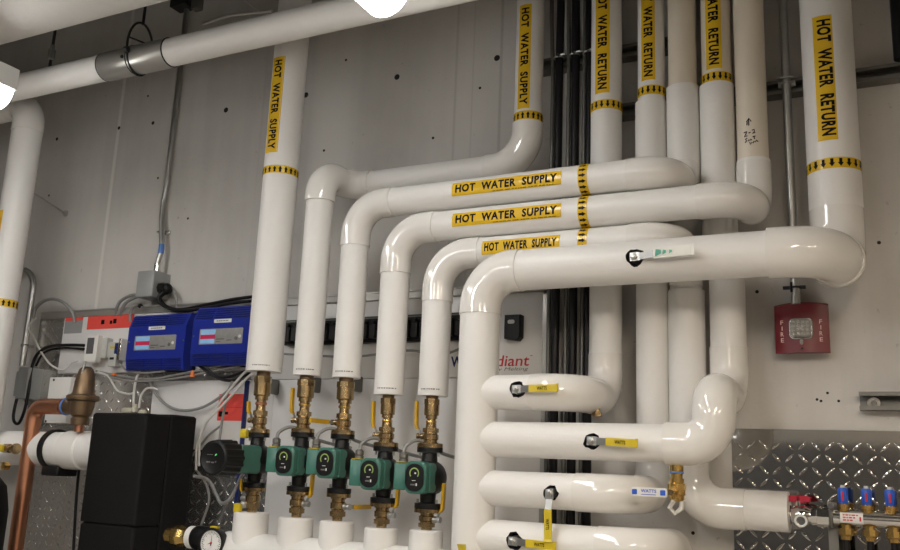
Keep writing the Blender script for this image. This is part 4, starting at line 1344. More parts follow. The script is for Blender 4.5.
# blue controllers
def controller(label, u0, v0, u1, v1, d, hide=False):
    a, b = at(u0, v0, d), at(u1, v1, d)
    vm = (v0 + v1) / 2
    x0, x1, zt, zb = at(u0, vm, d).x, at(u1, vm, d).x, a.z, b.z
    w, h = x1 - x0, zt - zb
    t = thing('pump_controller', V((x0 + w / 2, -PB, zb)), label, 'controller', 'blue controllers on the white board')
    y0, y1 = -PB, -d
    # profile in YZ: sloped top and bottom
    prof = [(y0, 0), (y1 * 0.86 + y0 * 0.14, 0), (y1, h * 0.20), (y1, h * 0.76), (y1 * 0.70 + y0 * 0.30, h * 0.97), (y1 * 0.60 + y0 * 0.4, h), (y0, h)]
    vs = [V((x0, y, zb + z)) for y, z in prof] + [V((x1, y, zb + z)) for y, z in prof]
    n = len(prof)
    fs = [tuple(range(n)), tuple(reversed(range(n, 2 * n)))] + [(i, n + i, n + (i + 1) % n, (i + 1) % n) for i in range(n)]
    mb = MB(); mb.add(vs, fs)
    body = mb.build('enclosure', 'blue', t, angle=20)
    mb = MB(); mb.box((x0 + 0.006, y0 - 0.012, zb - 0.003), (x1 + 0.006, y0 - 0.002, zb + h + 0.003)); mb.build('back_plate', 'black', t)
    for (p0, p1, cnt) in ((prof[3], prof[4], 5), (prof[1], prof[2], 5)):   # louvre ribs, top and bottom slope
        for sct in range(3):
            mb = MB()
            for k in range(cnt):
                f_ = 0.14 + 0.76 * k / (cnt - 1)
                y, z = p0[0] + (p1[0] - p0[0]) * f_, p0[1] + (p1[1] - p0[1]) * f_
                nn = V((0, -(p1[1] - p0[1]), (p1[0] - p0[0]))).normalized()
                nn = nn if nn.y < 0 else -nn
                xa, xb = x0 + w * (0.04 + 0.315 * sct), x0 + w * (0.04 + 0.315 * sct + 0.285)
                q = V((0, y, zb + z)) + nn * 0.0010
                mb.box((xa, q.y - 0.0022, q.z - 0.0014), (xb, q.y + 0.0022, q.z + 0.0014))
            mb.build('louvre', 'louvre', body)
    mb = MB(); q = V((x0 + w * 0.50, y1, zb + h * 0.735)); mb.prism(rrect(w * 0.29, h * 0.062, 0.002, 2), q, EX, EZ, 0.0008, 0); nl = mb.build('name_plate', 'white', t)
    mb = MB()
    xx = -w * 0.10
    while xx < w * 0.10:
        ww = random.uniform(0.004, 0.008); mb.box(q + V((xx, -0.0011, -0.0018)), q + V((xx + ww, -0.0006, 0.0018))); xx += ww + 0.002
    mb.build('small_print', 'greytext', nl)
    q = V((x0 + w * 0.49, y1, zb + h * 0.475)); pw, ph = w * 0.72, h * 0.26
    mb = MB(); mb.prism(rrect(pw, ph, 0.003, 2), q, EX, EZ, 0.0012, 0.0004); fp = mb.build('face_plate', 'silverplate', t)
    mb = MB(); mb.box(q + V((-pw * 0.46, -0.0030, -ph * 0.44)), q + V((-pw * 0.13, -0.0010, ph * 0.44))); sc = mb.build('display', 'lcd', fp)
    mb = MB(); mb.box(q + V((-pw * 0.46, -0.0034, -ph * 0.16)), q + V((-pw * 0.12, -0.0028, ph * 0.12))); mb.build('display_band', 'lcdred', sc)
    mb = MB()
    for (xx, zz, ww, hh_) in ((-0.09, -0.22, 0.18, 0.07), (0.14, -0.30, 0.12, 0.06), (-0.09, -0.36, 0.10, 0.05)):
        mb.box(q + V((pw * xx, -0.0018, ph * zz)), q + V((pw * (xx + ww), -0.0010, ph * (zz + hh_))))
    mb.lathe(q + V((pw * 0.36, -0.001, -ph * 0.16)), NEG_Y, [(0, 0.006), (0.003, 0.006)], 12)
    mb.build('keypad_print', 'dsteel', fp)
    mb = MB(); mb.lathe(q + V((pw * 0.44, -0.001, -ph * 0.05)), NEG_Y, [(0, 0.006), (0.003, 0.005)], 14); mb.build('button', 'white', fp)
    for sx in (-0.475, 0.475):
        mb = MB(); mb.lathe(V((x0 + w * (0.5 + sx), y1, zb + h * 0.50)), NEG_Y, [(0, 0.004), (0.002, 0.003)], 10); mb.build('screw', 'chrome', t)
    return t
controller('blue controller beside the grey sensor module, left one of the pair', 127.5, 315, 184.5, 369, 0.098)
controller('blue controller partly behind the thick straight supply pipe', 192, 307, 252, 364, 0.098)

# thermostat, sensor module and stickers
c = at(91, 348.5, 0.085)
t = thing('thermostat', V((c.x, -PB, c.z - 0.05)), 'white thermostat with dark screen above the bronze relief valve', 'thermostat')
mb = MB(); rbox(mb, (c.x + 0.016, -PB, c.z + 0.004), 0.082, 0.080, 0.030, 0.004, 0.002); mb.build('grey_base', 'lightgrey', t)
mb = MB(); rbox(mb, (c.x, -PB - 0.028, c.z), 0.066, 0.108, 0.027, 0.008, 0.004); mb.build('housing', 'whitebox', t)
mb = MB(); rbox(mb, (c.x - 0.001, -PB - 0.0548, c.z + 0.010), 0.037, 0.062, 0.001, 0.002, 0); mb.build('screen', 'screen', t)
c = at(114, 351, 0.06)
t = thing('sensor_module', V((c.x, -PB, c.z - 0.04)), 'light grey sensor module with yellow tag beside the thermostat', 'sensor')
mb = MB(); rbox(mb, (c.x - 0.004, -PB, c.z + 0.004), 0.070, 0.062, 0.024, 0.003, 0.002); rbox(mb, (c.x + 0.004, -PB, c.z - 0.036), 0.040, 0.048, 0.036, 0.003, 0.002); mb.build('housing', 'lightgrey', t)
mb = MB(); rbox(mb, (c.x - 0.012, -PB - 0.024, c.z + 0.014), 0.026, 0.008, 0.001, 0.001, 0); mb.build('yellow_tag', 'ygrip', t)
mb = MB(); rbox(mb, (c.x + 0.020, -PB - 0.020, c.z + 0.006), 0.022, 0.046, 0.014, 0.002, 0.001); mb.build('relay', 'navy', t)
mb = MB(); rbox(mb, (c.x + 0.040, -PB, c.z + 0.004), 0.012, 0.082, 0.040, 0.002, 0.001); mb.build('mounting_rail', 'chrome', t)
mb = MB(); rbox(mb, (c.x + 0.004, -PB - 0.036, c.z - 0.030), 0.022, 0.009, 0.001, 0.001, 0); mb.build('dark_tag', 'black', t)
def sticker(label, u0, v0, u1, v1, d, material, marks=()):
    a, b = at(u0, v0, d), at(u1, v1, d)
    c = V(((a.x + b.x) / 2, -d, (a.z + b.z) / 2))
    w, h = b.x - a.x, a.z - b.z
    o = thing('sticker', c, label, 'sticker')
    mb = MB(); mb.prism(rrect(w, h, 0.002, 2), c, EX, EZ, 0.0006, 0); s = mb.build('sheet', material, o)
    for (nm, mm, x, z, ww, hh_) in marks:
        mb = MB(); mb.prism(rrect(w * ww, h * hh_, 0.0008, 2), c + V((w * x, -0.0006, h * z)), EX, EZ, 0.0005, 0); mb.build(nm, mm, s)
    return o
sticker('small grey notice with red heading on the white board', 66, 316.5, 81.5, 333, PB, 'greybox', [('heading', 'redpaper', 0, 0.36, 1.0, 0.26)])
sticker('long red sticker on the white board above the thermostat', 88.5, 315.5, 133, 327.5, PB, 'redpaper', [('mark', 'ink', -0.16, -0.02, 0.07, 0.30), ('mark', 'ink', 0.02, -0.06, 0.05, 0.24), ('mark', 'ink', 0.10, 0.0, 0.07, 0.32)])
sticker('square red sticker on the white board beside the first brass check valve', 219.5, 394, 243.5, 421, PB - 0.003, 'redpaper', [('mark', 'ink', -0.38, -0.25, 0.14, 0.20), ('mark', 'ink', -0.18, -0.22, 0.16, 0.10), ('mark', 'ink', -0.30, 0.30, 0.12, 0.08), ('fold', 'redink', 0, 0.0, 0.98, 0.015)])
a, b = at(245, 380, 0.05), at(245, 520, 0.05)
o = thing('navy_strip', V((a.x, -PB + 0.003, b.z)), 'navy blue strip on the board behind the first brass check valve', 'strip')
mb = MB(); mb.box((a.x - 0.006, -PB - 0.008, b.z), (a.x + 0.006, -PB + 0.003, a.z)); mb.build('strip', 'navy', o)

# ------------------------------------------------------------------ conduit, box and cables over the blue controllers
c = at(146, 284, 0.08)
t = thing('junction_box', V((c.x, 0, c.z - 0.05)), 'grey steel junction box on the wall at the foot of the long conduit', 'electrical box')
bw, bh = 22 * ppm(146, 284, .08), 27 * ppm(146, 284, .08)
mb = MB(); rbox(mb, (c.x, 0, c.z), bw, bh, 0.085, 0.003, 0.002); mb.build('box', 'greybox', t)
mb = MB(); rbox(mb, (c.x, -0.085, c.z), bw * 0.97, bh * 0.97, 0.002, 0.003, 0.0005); mb.build('cover', 'greybox', t)
q = at(162, 288, 0.05); q = V((c.x + bw / 2, -0.045, q.z))
mb = MB(); mb.lathe(q, EX, [(0, 0.022), (0.014, 0.022), (0.016, 0.019), (0.034, 0.019)], 8); mb.ball(q + V((0.034, 0, -0.004)), 0.020, 0.020, 0.022, 12, 8); mb.build('cable_connector', 'black', t)
xtop = at(183, 20, 0.03).x
zt = c.z + bh / 2
t = thing('conduit', V((c.x + 0.01, -0.04, zt)), 'long thin steel conduit rising from the grey junction box to the ceiling', 'conduit')
xj = c.x + 0.012
pts = [V((xj, -0.045, zt - 0.004)), V((xj, -0.045, zt + 0.04)), V((xj + 0.003, -0.038, zt + 0.10)), V((xtop - 0.004, -0.020, zt + 0.26)), V((xtop, -0.016, zt + 0.40)), V((xtop, -0.016, zt + 0.8)), V((xtop, -0.016, ZTOP + 0.1))]
q = smooth_path(pts, 10)
mb = MB(); mb.tube(q, 0.0105, 14); mb.build('tube', 'steel', t)
mb = MB(); mb.lathe(V((xj, -0.045, zt - 0.002)), EZ, [(0, 0.015), (0.012, 0.015), (0.013, 0.0125), (0.035, 0.0125)], 12); mb.build('connector', 'chrome', t)
qq = q[22]
mb = MB(); mb.tube(q[17:22], 0.0112, 14); mb.build('tape_wrap', 'bluetape', t)
zs_ = at(163, 232, 0.02).z
mb = MB(); mb.torus(V((xtop - 0.003, -0.019, zs_)), EZ, 0.012, 0.003, 18, 8); mb.box((xtop, -0.008, zs_ - 0.008), (xtop + 0.034, 0, zs_ + 0.008)); mb.lathe(V((xtop + 0.024, -0.008, zs_)), NEG_Y, [(0, 0.008), (0.006, 0.006)], 10); mb.build('strap', 'chrome', t)
# dark junction box at the head of the conduit
c2 = at(177, 6, 0.05)
t = thing('junction_box', V((c2.x, 0, c2.z)), 'dark junction box high on the wall where the thin conduit ends', 'electrical box')
mb = MB(); rbox(mb, (c2.x + 0.01, 0, c2.z + 0.06), 0.085, 0.125, 0.06, 0.004, 0.002); mb.build('box', 'blacksteel', t)
mb = MB(); rbox(mb, (c2.x + 0.075, 0, c2.z + 0.055), 0.04, 0.14, 0.03, 0.004, 0.002); mb.build('side_plate', 'dsteel', t)
cable('cable', 'loose white cable above the long overhead pipe', [at(203, 24, 0.004), at(209, 22, 0.08), at(228, 16, 0.10), at(250, 13, 0.12), at(272, 11, 0.16)], 0.006, 'wcable', 'cable')
cable('cable', 'thin white cable crossing the loose one above the overhead pipe', [at(222, -22, 0.004), at(236, -8, 0.08), at(250, 4, 0.10), at(262, 12, 0.12), at(275, 18, 0.14)], 0.0035, 'wcable', 'cable')

e = V((c.x + bw / 2 + 0.045, -0.045, c.z - 0.02))
for k, (dz, dd, lab) in enumerate(((0, 0.05, 'upper black power cable from the junction box over the blue controllers'), (-0.018, 0.062, 'lower black power cable from the junction box over the blue controllers'))):
    cable('power_cable', lab, [e + V((-0.01 * k, -0.004 * k, 0)), at(160.5 - 2 * k, 298, dd), at(166 - 2 * k, 306, dd), at(180, 309.5 + k, dd), at(205, 305 + 3 * k, dd), at(232, 299.5 + 3.5 * k, dd), at(256, 296.5 + 4 * k, dd), at(275, 295 + 5 * k, dd)], 0.0062, 'rubber', 'cable', 'black power cables')
cable('cable', 'grey cable leaving the junction box beside its black connector', [at(166, 285, 0.03), at(172, 288, 0.03), at(176, 298, 0.03), at(177, 309, 0.04)], 0.005, 'gcable', 'cable')
for k, lab in enumerate(('outer grey flexible conduit curving under the junction box', 'inner grey flexible conduit curving under the junction box')):
    cable('flexible_conduit', lab, [at(139 + k * 4, 295, 0.045), at(131 + 4 * k, 295.5 + 2 * k, 0.045), at(122 + 5 * k, 300 + 2 * k, 0.045), at(117.5 + 5 * k, 306 + 2 * k, 0.045), at(116 + 5 * k, 316, 0.03)], 0.0065, 'flex', 'conduit', 'flexible conduits under the junction box')
fx = cable('flexible_conduit', 'small looped grey conduit with black end over the first blue controller', [at(130, 322, 0.05), at(130.5, 313, 0.055), at(134, 307, 0.06), at(139, 305.3, 0.065), at(142, 307.5, 0.065)], 0.0055, 'flex', 'conduit')
q = at(140.5, 306, 0.065)
mb = MB(); mb.ball(q, 0.011, 0.010, 0.009, 12, 8); mb.build('end_cap', 'black', fx)

# hanging wires under the controllers
def wire(label, pts, r, material='gcable'):
    return cable('cable', label, [at(*q) for q in pts], r, material, 'cable', 'loose cables under the controllers', seg=8)
wire('grey cable bundle running level under the blue controllers', [(96, 371, .06), (120, 376, .06), (150, 379, .07), (180, 374, .07), (205, 369, .07), (236, 362, .06)], 0.0042)
wire('second grey cable lying along the level bundle', [(98, 374, .07), (125, 380, .07), (152, 381, .08), (183, 377, .08), (208, 372, .07), (240, 366, .07)], 0.0035)
wire('thick grey cable sagging in a deep curve over the white board', [(147, 372, .06), (151, 384, .06), (158, 397, .06), (170, 407, .06), (185, 410.5, .06), (203, 407, .06), (220, 397, .06), (236, 384, .06), (250, 371, .07)], 0.0052)
wire('pale cable slanting from the thick supply pipe past the red sticker', [(254, 365, .10), (243, 374, .10), (228, 392, .10), (212, 414, .10), (203, 430, .10), (197, 446, .10), (196, 470, .08)], 0.0042, 'wcable')
wire('second pale cable slanting down to the black ribbed head', [(256, 371, .11), (247, 378, .11), (232, 395, .11), (215, 413, .11), (205, 424, .11), (200, 440, .10), (199, 466, .08)], 0.0042, 'wcable')
wire('grey cable dropping over the red sticker to the black ribbed pump', [(233, 380, .08), (228, 392, .08), (225, 405, .08), (221.5, 425, .08), (219, 445, .09)], 0.0045)
wire('thin grey cable crossing behind the slanting pale ones', [(222, 425, .06), (210, 434, .06), (200, 446, .06), (190, 458, .06)], 0.004)
wire('black cable drooping under the second blue controller', [(196, 363, .07), (206, 371, .08), (220, 379, .08), (235, 380, .08), (252, 372, .08)], 0.005, 'rubber')
wire('short black cable tucked under the second blue controller', [(200, 362, .08), (214, 374, .085), (228, 377, .085), (245, 371, .085)], 0.005, 'rubber')
wire('pale wire looping below the thermostat', [(98, 372, .07), (108, 376, .07), (113, 384, .07), (118, 391, .07), (128, 394, .07), (134, 393, .07)], 0.004, 'wcable')
wire('pale wire hanging straight from the first blue controller', [(140, 371, .07), (136, 380, .07), (134, 393, .07), (133.5, 410, .07)], 0.0045, 'wcable')
wire('pale wire hooked over beside the black foam tank', [(139, 408, .07), (141, 396, .07), (146, 389, .07), (152, 388, .07), (157, 390, .06)], 0.004, 'wcable')
wire('grey wire strung from the sensor module to the level bundle', [(120, 364, .08), (128, 371, .08), (146, 373, .08), (165, 371, .08)], 0.004)
c = at(192.5, 373.5, 0.085)
t = thing('wire_nut', c, 'orange wire nut on the cable bundle under the controllers', 'wire nut')
mb = MB(); mb.lathe(c + V((0, 0, -0.012)), EZ, [(0, 0.0085), (0.006, 0.0085), (0.022, 0.0045)], 10); mb.build('cap', 'orange', t)
c = at(113, 374.5, 0.085)
t = thing('wire_nut', c, 'red wire nut below the sensor module', 'wire nut')
mb = MB(); mb.lathe(c, EX, [(0, 0.006), (0.006, 0.006), (0.016, 0.004)], 10); mb.build('cap', 'orange', t)
c = at(131, 409, 0.10)
t = thing('pipe_fittings', c, 'beige plastic fittings resting over the black foam tank', 'fittings')
mb = MB(); mb.cyl(c + V((-0.035, 0, -0.006)), c + V((0.012, 0, -0.006)), 0.011, 12); mb.build('connector', 'ptfe', t)
mb = MB(); mb.lathe(c + V((0.020, 0, -0.010)), EZ, [(0, 0.012), (0.014, 0.012), (0.016, 0.008), (0.028, 0.008)], 12); mb.lathe(c + V((0.048, 0, -0.012)), EX, [(0, 0.010), (0.02, 0.010), (0.026, 0.006)], 10); mb.build('elbow_fitting', 'ptfe', t)

# ------------------------------------------------------------------ overhead pipes
zO = 2.915
rO = 0.0465
xL = at(22, 90, 0.5).x
t, j = insulated_pipe('overhead_pipe', 'long thin white pipe slung overhead across the wall, with a metal sleeve', [p(-5.4, 0.5, zO), p(2.3, 0.5, zO)], rO, 0.1, 'overhead pipes')
xa, xb = at(97, 65, 0.5 + .04).x, at(162, 52, 0.5 + .04).x
mb = MB(); mb.lathe(V((xa, -0.5, zO)), EX, [(0, rO + 0.0015), (0.003, rO + 0.003), (xb - xa - 0.003, rO + 0.003), (xb - xa, rO + 0.0015)], 40); sl = mb.build('metal_sleeve', 'trim', t)
sl['label'] = 'bare galvanised sleeve'
xm = (xa + xb) / 2 - 0.01
mb = MB(); mb.torus(V((xm, -0.5, zO)), EX, rO + 0.0035, 0.0016, 40, 6); mb.lathe(V((xm - 0.012, -0.5 - rO - 0.002, zO - 0.006)), NEG_Y, [(0, 0.006), (0.004, 0.006)], 10); mb.build('seam_band', 'blacksteel', sl)
for x in (xa, xb):
    mb = MB(); mb.torus(V((x, -0.5, zO)), EX, rO + 0.001, 0.0025, 40, 6); mb.build('sleeve_edge', 'blacksteel', sl)
th = thing('pipe_hanger', V((xm + 0.012, -0.5, zO - rO)), 'black loop hanger round the metal sleeve of the overhead pipe', 'hanger', 'pipe hangers')
mb = MB()
path = []
for k in range(33):
    a = 2 * PI * k / 32
    path.append(V((xm + 0.012, -0.5 + 0.056 * math.sin(a), zO + 0.040 - 0.094 * math.cos(a))))
mb.tube(path, 0.0042, 8, cap=False)
mb.cyl(V((xm + 0.012, -0.5 - 0.05, zO + 0.06)), V((xm + 0.012, -0.5 + 0.05, zO + 0.075)), 0.003, 8)
mb.lathe(V((xm + 0.004, -0.556, zO + 0.012)), EX, [(0, 0.011), (0.016, 0.011)], 6)
mb.build('loop', 'blacksteel', th)
mb = MB(); mb.cyl(V((xm + 0.012, -0.5, zO + 0.13)), V((xm + 0.012, -0.5, CEIL)), 0.005, 10); mb.build('rod', 'blacksteel', th)
q = at(53, 45, 0.5)
th = thing('pipe_hanger', V((q.x, -0.5, zO + rO)), 'threaded hanger rod with coupling above the overhead pipe near the glowing lamp', 'hanger', 'pipe hangers')
mb = MB(); mb.cyl(V((q.x, -0.5, zO + rO - 0.004)), V((q.x, -0.5, CEIL)), 0.0055, 10); mb.build('rod', 'blacksteel', th)
zc2 = at(52, 53, 0.5).z
mb = MB(); mb.lathe(V((q.x, -0.5, zc2 - 0.028)), EZ, [(0, 0.008), (0.004, 0.0125), (0.040, 0.0125), (0.044, 0.008), (0.058, 0.008)], 8); mb.build('coupling', 'dsteel', th)

# big pipe across the top corner
rD = 0.20
t, j = insulated_pipe('overhead_pipe', 'very fat white pipe crossing the top corner above the thin overhead pipe', [p(-5.4, 0.8 + 0.604 * rD, 2.886 + 0.798 * rD), p(0.9, 0.8 + 0.604 * rD, 2.886 + 0.798 * rD)], rD, 0.1, 'overhead pipes', seg=64)

# pipe at the far left with an elbow into the wall
xP = -3.043
t, j = insulated_pipe('riser_pipe', 'white riser at the edge of the frame bending into the wall under the overhead pipe', [p(xP, 0.30, 0.0), p(xP, 0.30, 2.965), p(xP - 1.5, 0.30, 2.965)], 0.0565, 0.095, 'hot water supply pipes above the pumps', ext=0.03)
t['group'] = 'overhead pipes'
a, b = at(0, 213, 0.33).z, at(-20, 286, 0.33).z
lab = pipe_label(t, V((xP, -0.30, (a + b) / 2)), -EZ, EX, 0.0565, a - b, 0.044, '', N=V((-0.10, -1, 0)).normalized())
arrow_band(t, V((xP, -0.30, at(5, 301.5, 0.34).z)), EZ, 0.0565, 0.030, 18, 1)
# stand-off rod between wall and that pipe
w0 = at(66, 213.5, 0.0)
t = thing('stand_off_rod', w0, 'thin steel stand-off rod from the wall to the edge riser', 'rod')
mb = MB(); mb.cyl(V((w0.x, -0.006, w0.z)), V((xP + 0.045, -0.28, w0.z + 0.0)), 0.004, 10); mb.build('rod', 'steel', t)
mb = MB(); mb.lathe(V((w0.x, 0, w0.z)), NEG_Y, [(0, 0.014), (0.004, 0.014), (0.005, 0.008), (0.016, 0.008)], 14); mb.build('wall_anchor', 'steel', t)

# ------------------------------------------------------------------ conduits at the far left
def emt(label, pts, r, bend=0.06, mats='steel'):
    pts = [V(q) for q in pts]
    path = [pts[0]]
    for i in range(1, len(pts) - 1):
        path += arc_corner(pts[i - 1], pts[i], pts[i + 1], bend)[0]
    path.append(pts[-1])
    o = thing('conduit', pts[-1], label, 'conduit')
    mb = MB(); mb.tube(path, r, 14); mb.build('tube', mats, o)
    return o
q1 = at(30, 269, 0.05)
xq = at(33, 290, 0.05).x
zb_ = at(24, 366, 0.05).z
cd = emt('bent steel conduit turning down into the grey box behind the copper pipe', [V((xq - 0.6, -0.05, q1.z)), V((xq, -0.05, q1.z)), V((xq, -0.05, zb_))], 0.0125, 0.09)
zz = at(28, 345, 0.05).z
mb = MB(); mb.torus(V((xq, -0.05, zz)), EZ, 0.014, 0.003, 18, 8); mb.box((xq - 0.026, -0.05, zz - 0.006), (xq - 0.008, 0, zz + 0.006)); mb.build('strap', 'chrome', cd)
c = at(21, 383, 0.08)
t = thing('conduit_box', V((c.x, 0, c.z - 0.06)), 'grey conduit box on the wall behind the copper bend', 'electrical box')
mb = MB(); rbox(mb, (c.x + 0.012, 0, c.z), 0.060, 0.125, 0.085, 0.003, 0.002); mb.build('box', 'greybox', t)
mb = MB(); rbox(mb, (c.x - 0.045, 0, c.z + 0.0), 0.040, 0.10, 0.06, 0.003, 0.002); mb.build('side_box', 'greybox', t)
mb = MB(); mb.lathe(V((c.x + 0.012, -0.045, c.z - 0.062)), -EZ, [(0, 0.014), (0.012, 0.014), (0.013, 0.011), (0.024, 0.011)], 12); mb.build('connector', 'dsteel', t)
cable('flexible_conduit', 'grey flexible conduit arching from the bent conduit onto the board', [at(33, 318, .05), at(36, 308, .055), at(44, 301, .06), at(54, 299, .06), at(64, 303, .055), at(72, 312, .045), at(75, 322, .038)], 0.0068, 'flex', 'conduit')
cable('power_cable', 'black cable looping from the thermostat board down past the conduit box', [at(84, 345.5, .06), at(70, 345, .06), at(52, 346, .065), at(42, 350, .065), at(35, 358, .065), at(31, 372, .07), at(28.5, 392, .075), at(24, 412, .08), at(19, 423, .08), at(14.5, 422, .08), at(13.5, 415, .08), at(16, 402, .075), at(18, 396, .07)], 0.0062, 'rubber', 'cable')
cable('power_cable', 'shorter black cable arching above the white electrical enclosure', [at(84, 349, .05), at(66, 348, .05), at(50, 350, .05), at(42, 355, .05), at(36, 366, .05)], 0.005, 'rubber', 'cable')
cable('cable', 'thin white cable curling from the bent conduit to the thermostat', [at(36, 318, .05), at(28, 327, .055), at(33, 336, .06), at(40, 350, .065), at(48, 362, .065), at(56, 368, .065), at(64, 370, .065), at(70, 364, .06), at(78, 361, .06)], 0.004, 'wcable', 'cable')

c = at(57, 400, 0.09)
t = thing('electrical_enclosure', V((c.x, -0.02, c.z - 0.08)), 'white electrical enclosure behind the copper bend', 'electrical box')
ew, eh = 31 * ppm(57, 400, .09), 46 * ppm(57, 400, .09)
mb = MB(); rbox(mb, (c.x, -0.018, c.z), ew, eh, 0.065, 0.003, 0.002); mb.build('box', 'whitebox', t)
mb = MB(); rbox(mb, (c.x, -0.083, c.z), ew * 0.99, eh * 0.99, 0.004, 0.003, 0.001); mb.build('cover', 'whitebox', t)
for sx, sz in ((-0.30, 0.44), (-0.42, -0.46)):
    mb = MB(); mb.lathe(V((c.x + sx * ew, -0.087, c.z + sz * eh)), NEG_Y, [(0, 0.005), (0.001, 0.005)], 10); mb.build('screw', 'blacksteel', t)

# ------------------------------------------------------------------ relief valve and copper pipe
dR = 0.24
cR = at(83.0, 398, dR)
k = ppm(81.5, 398, dR) * 0.90
def zr_(v): return at(81.5, v, dR).z
t = thing('relief_valve', V((cR.x, -dR, zr_(428))), 'bell shaped bronze relief valve joined to the copper bend', 'valve')
base = V((cR.x, -dR, 0))
mb = MB()
mb.lathe(base, EZ, [(zr_(425), 9.5 * k), (zr_(419), 10 * k), (zr_(417), 8.2 * k), (zr_(415), 11 * k), (zr_(407), 13 * k), (zr_(400.5), 13.4 * k)], 32)
mb.lathe(base, EZ, [(zr_(400.5), 17 * k), (zr_(398.7), 17.6 * k), (zr_(396.5), 17.6 * k), (zr_(395.2), 15.5 * k)], 32)
mb.lathe(base, EZ, [(zr_(395.5), 14 * k), (zr_(393), 11.8 * k), (zr_(384), 11.0 * k), (zr_(375), 9.6 * k), (zr_(369.5), 7.6 * k), (zr_(367), 4.5 * k)], 32)
mb.build('bell_body', 'bronze', t)
for a in (-40, 10):
    mb = MB(); q = base + V((math.sin(math.radians(a)) * 9.8 * k, -math.cos(math.radians(a)) * 9.8 * k, zr_(387))); mb.ball(q, 1.1 * k, mi=0); mb.build('vent_hole', 'black', t)
mb = MB()
mb.cyl(base + V((0.6 * k, -8.8 * k, zr_(388))), base + V((4.0 * k, -6.5 * k, zr_(362))), 1.5 * k, 10)
mb.build('test_lever', 'steel', t)
mb = MB(); mb.lathe(base + V((0, 0, zr_(401))), -EZ, [(0, 15 * k), (0.4 * k, 15 * k)], 32); mb.build('gasket', 'black', t)
mb = MB(); mb.cyl(base + V((0, 0, zr_(432))), base + V((0, 0, zr_(424))), 5.2 * k, 20); mb.build('tail_pipe', 'copper', t)
# outlet boss
zo = at(62, 406.5, dR).z
xo = at(66, 406.5, dR).x
mb = MB(); mb.lathe(V((cR.x - 8 * k, -dR, zo)), -EX, [(0, 9 * k), (cR.x - 8 * k - xo, 8.6 * k)], 24); mb.build('outlet_boss', 'bronze', t)
xc_ = at(29.5, 448, dR).x
t = thing('copper_pipe', V((xc_, -dR, 0)), 'copper pipe bending down from the relief valve at the edge of the frame', 'pipe')
pth = arc_corner(V((xo, -dR, zo)), V((xc_, -dR, zo)), V((xc_, -dR, 0.3)), 0.046, 14)[0]
rc = 8.3 * k
mb = MB(); mb.tube([pth[-1] + V((0, 0, -0.02)), V((xc_, -dR, 0.02))], rc, 28); mb.build('tube', 'copper', t)
mb = MB(); mb.tube([V((xo - 4 * k, -dR, zo))] + pth + [pth[-1] + V((0, 0, -0.03))], rc + 0.0022, 28); mb.build('elbow', 'copper', t)
mb = MB(); mb.lathe(V((xo + 0.5 * k, -dR, zo)), -EX, [(0, 9.4 * k), (3 * k, 9.4 * k), (3.2 * k, 8.3 * k), (6 * k, 8.3 * k)], 8); mb.build('adapter', 'copper', t)
mb = MB(); mb.lathe(V((xo + 2.2 * k, -dR, zo)), -EX, [(0, 9.2 * k), (0.3 * k, 9.9 * k), (1.6 * k, 9.9 * k), (1.9 * k, 9.4 * k)], 24); mb.build('tape_ring', 'bluetape', t)

# white pipe with clamp at the left, under the relief valve
dW = 0.20
zW = (at(60, 431.5, dW).z + at(60, 468, dW).z) / 2
rW = (at(60, 431.5, dW).z - at(60, 468, dW).z) / 2 * 0.97
xe_ = at(93, 448, dW).x
t, j = insulated_pipe('boiler_pipe', 'level white pipe under the relief valve, running into the black foam tank', [p(-5.4, dW, zW), p(xe_ + 0.10, dW, zW)], rW, 0.1)
x1_ = at(55, 447, dW + 0.06).x
mb = MB(); mb.lathe(V((x1_, -dW, zW)), EX, [(0, rW + 0.001), (0.006, rW + 0.006), (xe_ - x1_ - 0.03, rW + 0.006), (xe_ - x1_ - 0.012, rW - 0.02)], 40); mb.build('end_jacket', 'elbow', t)
x2_ = at(42, 445, dW + 0.06).x
th = thing('pipe_clamp', V((x2_, -dW, zW - rW - 0.03)), 'black strap clamp with saddle under the level white pipe', 'clamp')
mb = MB(); mb.lathe(V((x2_ - 0.010, -dW, zW)), EX, [(0, rW + 0.002), (0, rW + 0.010), (0.020, rW + 0.010), (0.020, rW + 0.002)], 36, cap=False); mb.build('strap', 'black', th)
a = at(40, 462, dW).x
mb = MB(); mb.prism(rrect(0.085, 0.036, 0.006), V((x2_ + 0.030, -dW + 0.045, zW - rW - 0.012)), EX, EZ, 0.085, 0.004); mb.build('saddle', 'black', th)
c = at(10, 448.5, 0.30)
t = thing('ball_valve', c, 'small brass valve with yellow tag peeking out behind the copper pipe', 'valve')
mb = MB(); mb.lathe(c + V((-0.06, 0, 0)), EX, [(0, 0.012), (0.03, 0.012), (0.032, 0.016), (0.060, 0.016), (0.062, 0.012), (0.085, 0.012), (0.087, 0.019), (0.097, 0.019)], 16); mb.build('valve_body', 'brass', t)
mb = MB(); mb.prism(rrect(0.045, 0.026, 0.004), c + V((-0.032, -0.017, 0.0)), EX, EZ, 0.010, 0.002); mb.build('grip', 'ygrip', t)
c3 = at(8, 466, 0.30)
mb = MB(); mb.lathe(c3, NEG_Y, [(0, 0.014), (0.02, 0.014), (0.022, 0.010)], 10); mb.build('drain_port', 'brass_bright', t)
